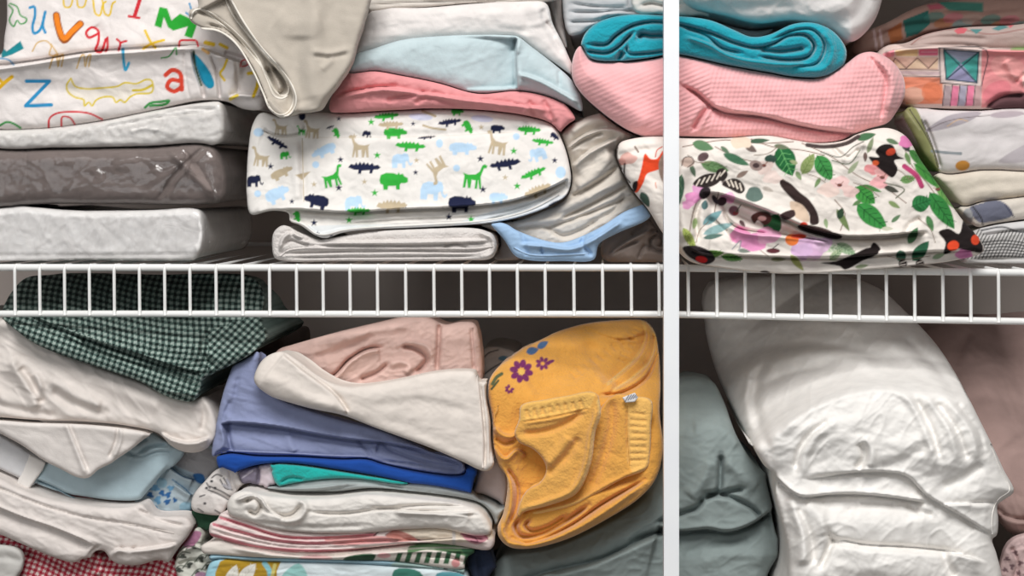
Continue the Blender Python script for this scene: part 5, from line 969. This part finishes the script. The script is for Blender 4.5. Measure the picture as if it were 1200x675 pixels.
    b = Body([(298, 447), (302, 430), (312, 418), (330, 412), (346, 420), (368, 437), (390, 449), (410, 453), (440, 450), (467, 445), (505, 437), (537, 434), (556, 436), (562, 447), (571, 448), (577, 470), (580, 500), (581, 526), (577, 548), (568, 552), (540, 540), (505, 525), (442, 502), (400, 486), (370, 480), (340, 472), (315, 463)], -.016, .044, R=11, bulge=11, tilt=(0, .12),
             feats=[('s', [(330, 414), (350, 430), (372, 446), (392, 462), (408, 484)], 5, 26, .04), ('r', [(306, 440), (330, 450), (360, 466), (396, 480)], 3, 9), ('g', [(350, 428), (376, 448), (396, 466), (410, 486)], 1.5, 3), ('g', [(562, 446), (566, 480), (569, 520), (568, 550)], 5, 1.6), ('g', [(572, 452), (575, 490), (575, 540)], 3, 1.2), ('r', [(420, 466), (470, 462), (540, 470)], 1.2, 10), ('g', [(420, 490), (480, 502), (540, 528)], 1.5, 8), ('g', [(440, 476), (490, 470), (550, 484)], 1, 6)],
             wr=[(.9, 70, 24, 10, 240), (.4, 12, 10, 0, 241)], res=1.3)
    o = b.build('white_flat_sheet', crisp, (222, 213, 205)); tag(o, 'smooth white folded sheet with a rounded left edge, topmost of the centre stack', 'folded sheet')
    strip(b, 'hem', [(559, 440), (563, 470), (566, 510), (566, 548)], 2.6, 1.0, crisp, (224, 214, 206), o)

    def branches(c):
        k = (66, 62, 62)
        for p in ([(562, 426), (572, 414), (584, 410)], [(566, 440), (576, 432), (590, 424)], [(560, 418), (566, 412)], [(574, 448), (580, 436), (588, 432)]): c.stroke(p, 1.6, k)
        c.blob(590, 420, 6, 3, (70, 96, 110)); c.blob(580, 442, 4, 5, (80, 84, 70))
    b = Body([(552, 460), (556, 420), (568, 408), (590, 408), (606, 416), (606, 460), (590, 500), (570, 500)], .12, .12, R=8, wr=[(1, 20, 14, 0, 242)], res=1.4)
    o = b.build('branch_print_cloth', cot, (150, 142, 136), branches); tag(o, 'dim grey cloth with dark branch print behind the yellow towel', 'folded cloth')

    b = Body([(543, BT), (548, 664), (550, 648), (562, 640), (574, 644), (580, 658), (586, 680), (586, BT)], .02, .03, R=8, feats=[('g', [(560, 650), (564, 680)], 3, 3)], wr=[(1.5, 16, 20, 0, 243)], res=1.6, clampz=FZ)
    o = b.build('navy_cloth', cot, (44, 54, 76)); tag(o, 'dark navy cloth in the gap right of the centre stack, at the picture bottom', 'folded cloth')

    # ---- yellow towel
    def sunny(c):
        pu, bl = (112, 34, 92), (64, 98, 140)
        for k in range(8):
            a = k * math.pi / 4 + .2; c.blob(611 + 9 * math.cos(a), 435 + 9 * math.sin(a), 5, 3.6, pu, math.degrees(a))
        c.blob(611, 436, 3.4, 3.4, (226, 184, 90))
        for k in range(7):
            a = k * 2 * math.pi / 7; c.blob(636 + 5.5 * math.cos(a), 426 + 5 * math.sin(a), 3.2, 2.2, pu, math.degrees(a))
            if k < 6: c.blob(597 + 3.5 * math.cos(a), 456 + 3.5 * math.sin(a), 2.2, 1.6, pu, math.degrees(a))
        c.leaf(624, 411, 15, 9, -14, bl); c.leaf(636, 404, 15, 8, -30, bl); c.leaf(590, 420, 9, 6, 30, (78, 104, 110)); c.stroke([(577, 450), (582, 442), (588, 438)], 4, (84, 92, 60)); c.stroke([(576, 456), (584, 446)], 2.5, (70, 80, 56)); c.blob(645, 424, 5, 2, pu, -20)
        bd = (238, 190, 100)
        for p in ([(612, 478), (640, 471), (690, 464)],): c.stroke(p, 3, bd)
        c.fill([(736, 468), (763, 468), (761, 546), (742, 548), (735, 540)], bd, a=.55); c.stroke([(735, 482), (736, 544)], 1, (190, 130, 50)); c.fill([(610, 474), (690, 462), (684, 482), (612, 496)], bd, a=.5)
        for p in ([(752, 372), (757, 392), (748, 414), (730, 434), (712, 450)], [(758, 374), (768, 396), (762, 420), (744, 440), (720, 456)]): c.stroke(p, 3, (226, 178, 96))
        for k in range(11): c.stroke([(612 + k * 7, 479 - k * 1.3), (612 + k * 7, 492 - k * 1.3)], 1, (214, 158, 66), a=.5)
        for k in range(9): c.stroke([(737, 488 + k * 6.5), (760, 490 + k * 6.2)], 1, (214, 158, 66), a=.4)
    b = Body([(572, 462), (574, 444), (584, 430), (597, 420), (610, 410), (624, 403), (636, 397), (652, 389), (682, 380), (710, 376), (744, 374), (757, 376), (767, 388), (772, 412), (774, 450), (773, 484), (777, 525), (769, 560), (750, 583), (710, 609), (664, 632), (620, 643), (597, 641), (585, 630), (583, 618), (590, 600), (594, 560), (584, 544), (578, 520), (577, 490)], -.002, .1, R=7, bulge=9, tilt=(0, .10), extra=lambda X, Y: -1.0 * sp(476 + .25 * (X - 690) - Y, 9) - 9 * sm((X - 596) / 24) * sm((758 - X) / 20) * sm((Y - 470) / 20) * sm((604 - .25 * (X - 610) - Y) / 12),
             feats=[('r', [(586, 634), (606, 638), (640, 634), (674, 620), (712, 597), (756, 566)], 5, 4), ('g', [(600, 630), (616, 636), (640, 630), (672, 614), (704, 592), (756, 562)], 7, 2.2), ('g', [(612, 606), (604, 616), (610, 628), (634, 626), (664, 610), (690, 592)], 9, 3), ('g', [(622, 608), (616, 616), (622, 622), (640, 618), (664, 604)], 7, 2.4), ('r', [(586, 548), (598, 570), (597, 600), (588, 622), (596, 636)], 5, 4), ('g', [(594, 548), (606, 570), (604, 598), (596, 614)], 6, 2.6), ('g', [(590, 600), (590, 618)], 2, 2),
                    ('s', [(753, 384), (757, 394), (749, 416), (730, 434), (706, 452)], -7, 30, .12), ('s', [(764, 388), (768, 400), (762, 422), (744, 441), (716, 458)], -7, 14, .12), ('g', [(754, 384), (758, 395), (750, 416), (731, 435), (708, 453)], 5, 1.6), ('g', [(765, 390), (769, 402), (762, 423), (745, 442), (716, 459)], 5, 1.6), ('g', [(704, 463), (730, 460), (758, 442), (772, 410)], 6, 2.2), ('r', [(580, 500), (586, 508), (598, 512), (606, 508)], 5, 3), ('g', [(580, 514), (592, 520), (604, 516)], 4, 2.5), ('g', [(620, 460), (660, 440), (700, 400)], 3, 14), ('r', [(652, 404), (700, 396), (740, 388)], 3, 10), ('e', [(578, 520), (592, 536), (606, 526), (618, 534)], 4, 8)] + [('g', [(668 + 8 * k, 436 - 5.5 * k), (676 + 8 * k, 444 - 5.5 * k)], 1.4, 2) for k in range(9)] + [('g', [(742 - k * 3, 384 + 6 * k), (752 - k * 3, 388 + 6 * k)], 1.0, 1.6) for k in range(7)],
             wr=[(1.6, 50, 30, -30, 251), (.5, 9, 9, 0, 252)], res=1.15)
    YT = cloth('yellow_terry', 1, .1, .95, .45, terry=True)
    o = b.build('yellow_towel', YT, (224, 162, 74), sunny); tag(o, 'sunny yellow terry towel with embroidered purple flowers, folded right of the centre stack', 'bath towel')
    def band(c):
        c.fill([(734, 462), (770, 462), (770, 556), (742, 556), (735, 540)], (240, 194, 112), a=.7); c.stroke([(735, 476), (735, 510), (738, 546)], 1, (190, 130, 50)); c.fill([(604, 468), (700, 456), (692, 478), (608, 494)], (240, 192, 106), a=.7); c.stroke([(608, 494), (640, 489), (690, 478)], 1, (200, 140, 60), a=.6)
        c.stroke([(701, 470), (703, 484), (696, 506), (690, 545), (673, 577), (643, 590), (613, 598)], 4, (240, 196, 118), a=.7); c.stroke([(614, 604), (642, 598), (674, 590), (704, 576), (757, 550)], 4, (240, 196, 118), a=.7)
    f1 = Body([(722, 462), (740, 464), (763, 469), (763, 500), (762, 530), (758, 549), (730, 561), (702, 577), (674, 593), (642, 602), (618, 606), (610, 601), (640, 586), (666, 570), (684, 544), (694, 508), (704, 478)], -.012, .016, R=4.5, bulge=6, tilt=(.02, .02), feats=[('r', [(620, 603), (642, 598), (674, 589), (704, 573), (757, 547)], 2.5, 3), ('g', [(716, 466), (716, 500), (704, 544), (690, 574)], 4, 6), ('g', [(735, 478), (735, 510), (738, 546)], 1.6, 1.6)] + [('g', [(738, 484 + 8 * k), (758, 486 + 7.6 * k)], 1, 1.8) for k in range(8)], wr=[(1, 30, 30, 0, 254), (.5, 9, 9, 0, 255)], res=1.15)
    p = f1.build('folded_flap', YT, (226, 166, 80), band, o)
    strip(f1, 'hem', [(761, 473), (761, 500), (760, 530), (756, 546)], 2.6, 1.4, YT, (236, 188, 104), p)
    f2 = Body([(611, 475), (640, 468), (668, 463), (690, 459), (700, 462), (703, 472), (704, 486), (698, 506), (692, 546), (676, 578), (645, 592), (615, 600), (607, 606), (608, 592), (618, 574), (632, 566), (640, 552), (636, 538), (624, 526), (608, 518), (603, 508), (608, 492)], -.027, .018, R=4.5, bulge=6, tilt=(.05, -.02), feats=[('r', [(697, 474), (698, 486), (692, 506), (686, 544), (671, 574), (643, 587), (613, 596)], 3, 3.2), ('g', [(684, 480), (664, 496), (636, 506), (612, 508)], 4, 4), ('g', [(680, 512), (662, 536), (640, 556)], 3.5, 5), ('r', [(668, 512), (650, 536), (642, 546)], 3, 7), ('e', [(612, 494), (650, 488), (690, 478)], -1.6, 6)] + [('g', [(617 + 9 * k, 480 - k * 1.6), (619 + 9 * k, 490 - k * 1.6)], 1.6, 2.4) for k in range(8)], wr=[(1, 30, 30, 0, 256), (.5, 9, 9, 0, 257)], res=1.15)
    p = f2.build('folded_flap', YT, (228, 170, 86), band, o)
    strip(f2, 'hem', [(613, 477.5), (640, 470.5), (668, 465.5), (690, 462)], 2.6, 1.4, YT, (238, 190, 106), p)
    strip(f2, 'hem', [(701, 474), (701, 487), (695, 507), (689, 546), (673, 576), (643, 590), (614, 598)], 2.8, 1.4, YT, (236, 186, 102), p)
    def lab(c):
        for k in range(5): c.stroke([(733 + k * 3, 470 - k), (737 + k * 3, 463 - k * .3)], 1.1, (90, 94, 110))
    lb = Body([(729, 466), (744, 460), (748, 466), (744, 471), (733, 472)], -.022, .012, R=1.5, res=.6, bulge=1.5, smooth=False)
    l = lb.build('care_label', crisp, (222, 222, 224), lab, parent=o); l['label'] = 'small white care label'
    tube('loose_thread', [b.at(579, 494, 1), b.at(580, 486, 3), b.at(583, 480, 4), b.at(584, 475, 5)], .0005, MATS['yellow_terry'], o, 6, (232, 176, 84))

    # ---- right half: comforter, white duvet, mauve duvet
    def sage_relief(X, Y):
        t = sp(496 - Y, 10)
        return -(40 * (1 - np.exp(-t / 16)) + 1.2 * t)
    b = Body([(566, BT), (576, 668), (590, 652), (640, 644), (700, 618), (752, 586), (777, 546), (780, 470), (788, 446), (808, 440), (834, 446), (848, 470), (862, 508), (879, 537), (900, 558), (910, 580), (904, 598), (908, 620), (914, 644), (900, 672), (886, BT)], .052, .14, R=30, bulge=26,
             feats=[('e', [(770, 616), (797, 622), (829, 620), (853, 623), (880, 614), (906, 596)], -16, 26, .03), ('g', [(740, 634), (770, 624), (797, 624), (829, 621), (853, 624), (880, 616), (906, 598)], 9, 2.8), ('g', [(845, 532), (844, 556), (842, 574), (824, 586)], 10, 3), ('g', [(826, 578), (840, 580), (854, 576), (872, 573)], 9, 3), ('g', [(842, 578), (860, 584), (880, 594), (893, 606)], 9, 2.8), ('g', [(824, 582), (818, 594), (797, 602), (770, 612)], 9, 3), ('r', [(850, 540), (870, 556), (890, 570)], 4, 8), ('r', [(834, 540), (826, 560), (808, 584)], 4, 8), ('g', [(640, 673), (680, 664), (703, 657), (757, 632), (790, 618)], 10, 2.8), ('e', [(600, 690), (640, 672), (703, 656), (757, 630), (790, 616)], 12, 20, .03), ('g', [(600, 655), (650, 646), (700, 628), (750, 600)], 3, 8), ('g', [(800, 650), (840, 636), (880, 630)], 3, 6), ('r', [(810, 500), (840, 498), (870, 520)], 4, 10), ('r', [(820, 660), (860, 648), (900, 656)], 3, 9)],
             wr=[(2.4, 50, 30, -20, 261, 'ridge'), (1, 20, 16, 0, 262)], res=1.6, extra=sage_relief, clampz=FZ)
    o = b.build('sage_comforter', cloth('sage_cotton', .7, .12), (142, 154, 153)); tag(o, 'sage grey-green comforter folded behind the yellow towel and the white upright', 'folded comforter')

    def duvet_relief(X, Y):
        q = X - 1035
        t = sp(454 + np.where(q < 0, .0030, .0011) * q * q - Y, 4)
        D = -np.minimum(66 * (1 - np.exp(-t / 12)) + 1.6 * t, 290)
        for x, y, rx, ry, h in ((1030, 515, 90, 42, 16), (1110, 530, 40, 60, 10), (1045, 612, 70, 26, 12), (940, 625, 26, 55, 9), (1050, 668, 70, 22, 12), (1135, 640, 26, 30, 6)):
            D = D + h * np.exp(-((X - x) / rx) ** 2 - ((Y - y) / ry) ** 2)
        return D
    b = Body([(918, BT), (924, 676), (923, 640), (915, 606), (909, 580), (908, 556), (896, 546), (876, 512), (856, 474), (840, 438), (830, 404), (826, 378), (824, 352), (832, 334), (860, 326), (930, 322), (990, 324), (1030, 338), (1062, 366), (1096, 402), (1120, 438), (1137, 470), (1150, 496), (1162, 520), (1176, 550), (1188, 576), (1176, 586), (1169, 592), (1170, 610), (1168, 627), (1163, 632), (1168, 650), (1174, 676), (1172, BT)], -.022, .3, R=36, bulge=34,
             feats=[('s', [(896, 542), (912, 562), (937, 581), (975, 579), (1011, 579), (1050, 583), (1086, 589)], -12, 26, .06), ('g', [(906, 561), (937, 582), (975, 580), (1012, 580), (1050, 584), (1088, 590)], 5, 2.2), ('s', [(934, 560), (960, 559), (1004, 553), (1040, 553), (1062, 557), (1086, 580), (1130, 606), (1164, 627)], -7, 26, .12), ('g', [(942, 559), (1004, 555), (1062, 559), (1086, 582), (1130, 608), (1162, 628)], 4, 2.4),
                    ('g', [(969, 612), (974, 630), (1010, 640), (1060, 643), (1116, 648)], 7, 4), ('s', [(976, 631), (1010, 639), (1060, 642), (1116, 648), (1160, 660)], 7, 20, .12), ('g', [(977, 630), (969, 648), (960, 668)], 6, 4), ('r', [(945, 588), (962, 606), (968, 628)], 5, 8), ('r', [(925, 580), (940, 620), (942, 664)], 6, 8), ('g', [(934, 592), (950, 630), (954, 664)], 5, 5),
                    ('r', [(912, 512), (932, 492), (960, 474), (1000, 461), (1035, 456), (1056, 462), (1072, 476)], 3, 5), ('g', [(932, 552), (935, 532), (948, 510), (972, 492)], 4, 3.5), ('r', [(941, 556), (945, 532), (960, 508), (984, 492)], 3, 5), ('g', [(1004, 551), (1013, 534), (1008, 518)], 6, 5), ('r', [(1020, 548), (1022, 528), (1012, 512)], 4, 6), ('g', [(1030, 548), (1060, 540), (1090, 520)], 3, 7),
                    ('r', [(1062, 462), (1082, 500), (1094, 536)], 3, 5), ('g', [(1072, 466), (1092, 504), (1102, 538)], 4, 4), ('r', [(1084, 464), (1110, 500), (1122, 538)], 3, 5), ('g', [(1096, 470), (1122, 506), (1134, 540)], 4, 4), ('r', [(1108, 468), (1138, 506), (1146, 540)], 3, 4), ('g', [(1120, 470), (1146, 504), (1154, 530)], 3, 3), ('g', [(1104, 570), (1130, 560), (1152, 544)], 4, 6), ('s', [(1096, 592), (1140, 590), (1168, 590)], 4, 10, .2), ('g', [(1136, 590), (1166, 590)], 3, 3),
                    ('g', [(846, 432), (880, 412), (930, 402), (990, 408), (1040, 420)], 6, 7), ('r', [(850, 450), (900, 424), (960, 414), (1030, 428)], 6, 9), ('g', [(870, 470), (920, 440), (980, 428)], 4, 6), ('r', [(850, 400), (900, 380), (960, 376), (1010, 386)], 5, 9), ('g', [(900, 528), (888, 490), (884, 450), (900, 420)], 5, 6), ('r', [(880, 506), (874, 470), (880, 440)], 5, 6), ('r', [(1040, 400), (1080, 430), (1110, 460)], 4, 7), ('g', [(1060, 396), (1096, 430), (1120, 462)], 4, 5), ('g', [(990, 600), (1016, 590), (1050, 592)], 3, 5), ('g', [(1062, 590), (1074, 598), (1094, 604)], 4, 4), ('g', [(1106, 646), (1110, 662), (1120, 676)], 5, 5), ('r', [(900, 552), (912, 582), (920, 620)], 3, 5)],
             wr=[(4, 90, 60, -25, 271), (2.6, 60, 24, -50, 272, 'ridge'), (1.0, 26, 14, 20, 274, 'ridge'), (.4, 14, 14, 0, 273)], res=1.6, extra=duvet_relief, clampz=FZ)
    o = b.build('white_comforter', cloth('duvet_percale', .5, .14), (240, 237, 233)); tag(o, 'huge white duvet folded over itself in the right lower half, beside the sage comforter', 'folded duvet')
    strip(b, 'seam', [(1161, 520), (1173, 550), (1184, 574), (1170, 586), (1164, 600), (1163, 626)], 2.0, 1.2, MATS['duvet_percale'], (234, 230, 225), o)

    b = Body([(1078, 400), (1090, 384), (1120, 374), (1170, 372), (1280, 376), (1280, 632), (1204, 632), (1180, 622), (1166, 600), (1150, 560), (1130, 500), (1110, 450)], .085, .22, R=34, bulge=30, tilt=(0, .1), feats=[('g', [(1120, 430), (1128, 402), (1140, 388)], 4, 6), ('r', [(1150, 420), (1160, 460), (1190, 520)], 4, 16), ('e', [(1164, 596), (1180, 606), (1200, 610), (1240, 606)], 5, 10), ('g', [(1170, 604), (1190, 610), (1220, 606)], 4, 3)], wr=[(3, 60, 30, 50, 281)], res=1.8, extra=lambda X, Y: -1.1 * sp(520 + .25 * (X - 1140) - Y, 24))
    o = b.build('mauve_duvet', cloth('mauve_cotton', .7, .15), (166, 140, 134)); tag(o, 'dusky mauve duvet against the right picture edge, beside the white one', 'folded duvet')
    def lace(c):
        for k, (x, y) in enumerate(((1180, 655), (1190, 648), (1186, 664), (1196, 660), (1178, 668), (1194, 672))): c.blob(x, y, 3.4, 2.4, (120, 96, 100), 50 * k, seed=k, rough=.3)
    b = Body([(1172, BT), (1174, 652), (1184, 634), (1200, 626), (1280, 620), (1280, BT)], .04, .014, R=8, feats=[('g', [(1184, 640), (1192, 660), (1188, 680)], 3, 3)], wr=[(2, 14, 14, 0, 282)], res=1.1, clampz=FZ)
    o = b.build('pink_print_cloth', cot, (208, 182, 180), lace); tag(o, 'pale pink cloth with dark sprigs in the bottom right corner', 'folded cloth')

    # piles of like things
    if LAYING['pass'] == 2:
        for o in list(C.objects):
            c = o.get('category')
            if o.parent is None and c in ('folded sheet', 'pillowcase', 'folded cloth', 'folded towel', 'bath towel', 'folded quilt', 'folded comforter', 'folded duvet') and not o.get('group'):
                k = {'folded sheet': 'folded sheets', 'pillowcase': 'pillowcases', 'folded cloth': 'small folded cloths', 'folded towel': 'folded towels', 'bath towel': 'folded towels', 'folded quilt': 'folded quilts', 'folded comforter': 'duvets and comforters', 'folded duvet': 'duvets and comforters'}[c]
                o['group'] = k + (' on the wire shelf' if o.location.z > -.02 else ' piled below the wire shelf')

LAYING['pass'] = 1; lay_piles(); settle_all(); LAYING['pass'] = 2; LAYING['n'] = 0; lay_piles()
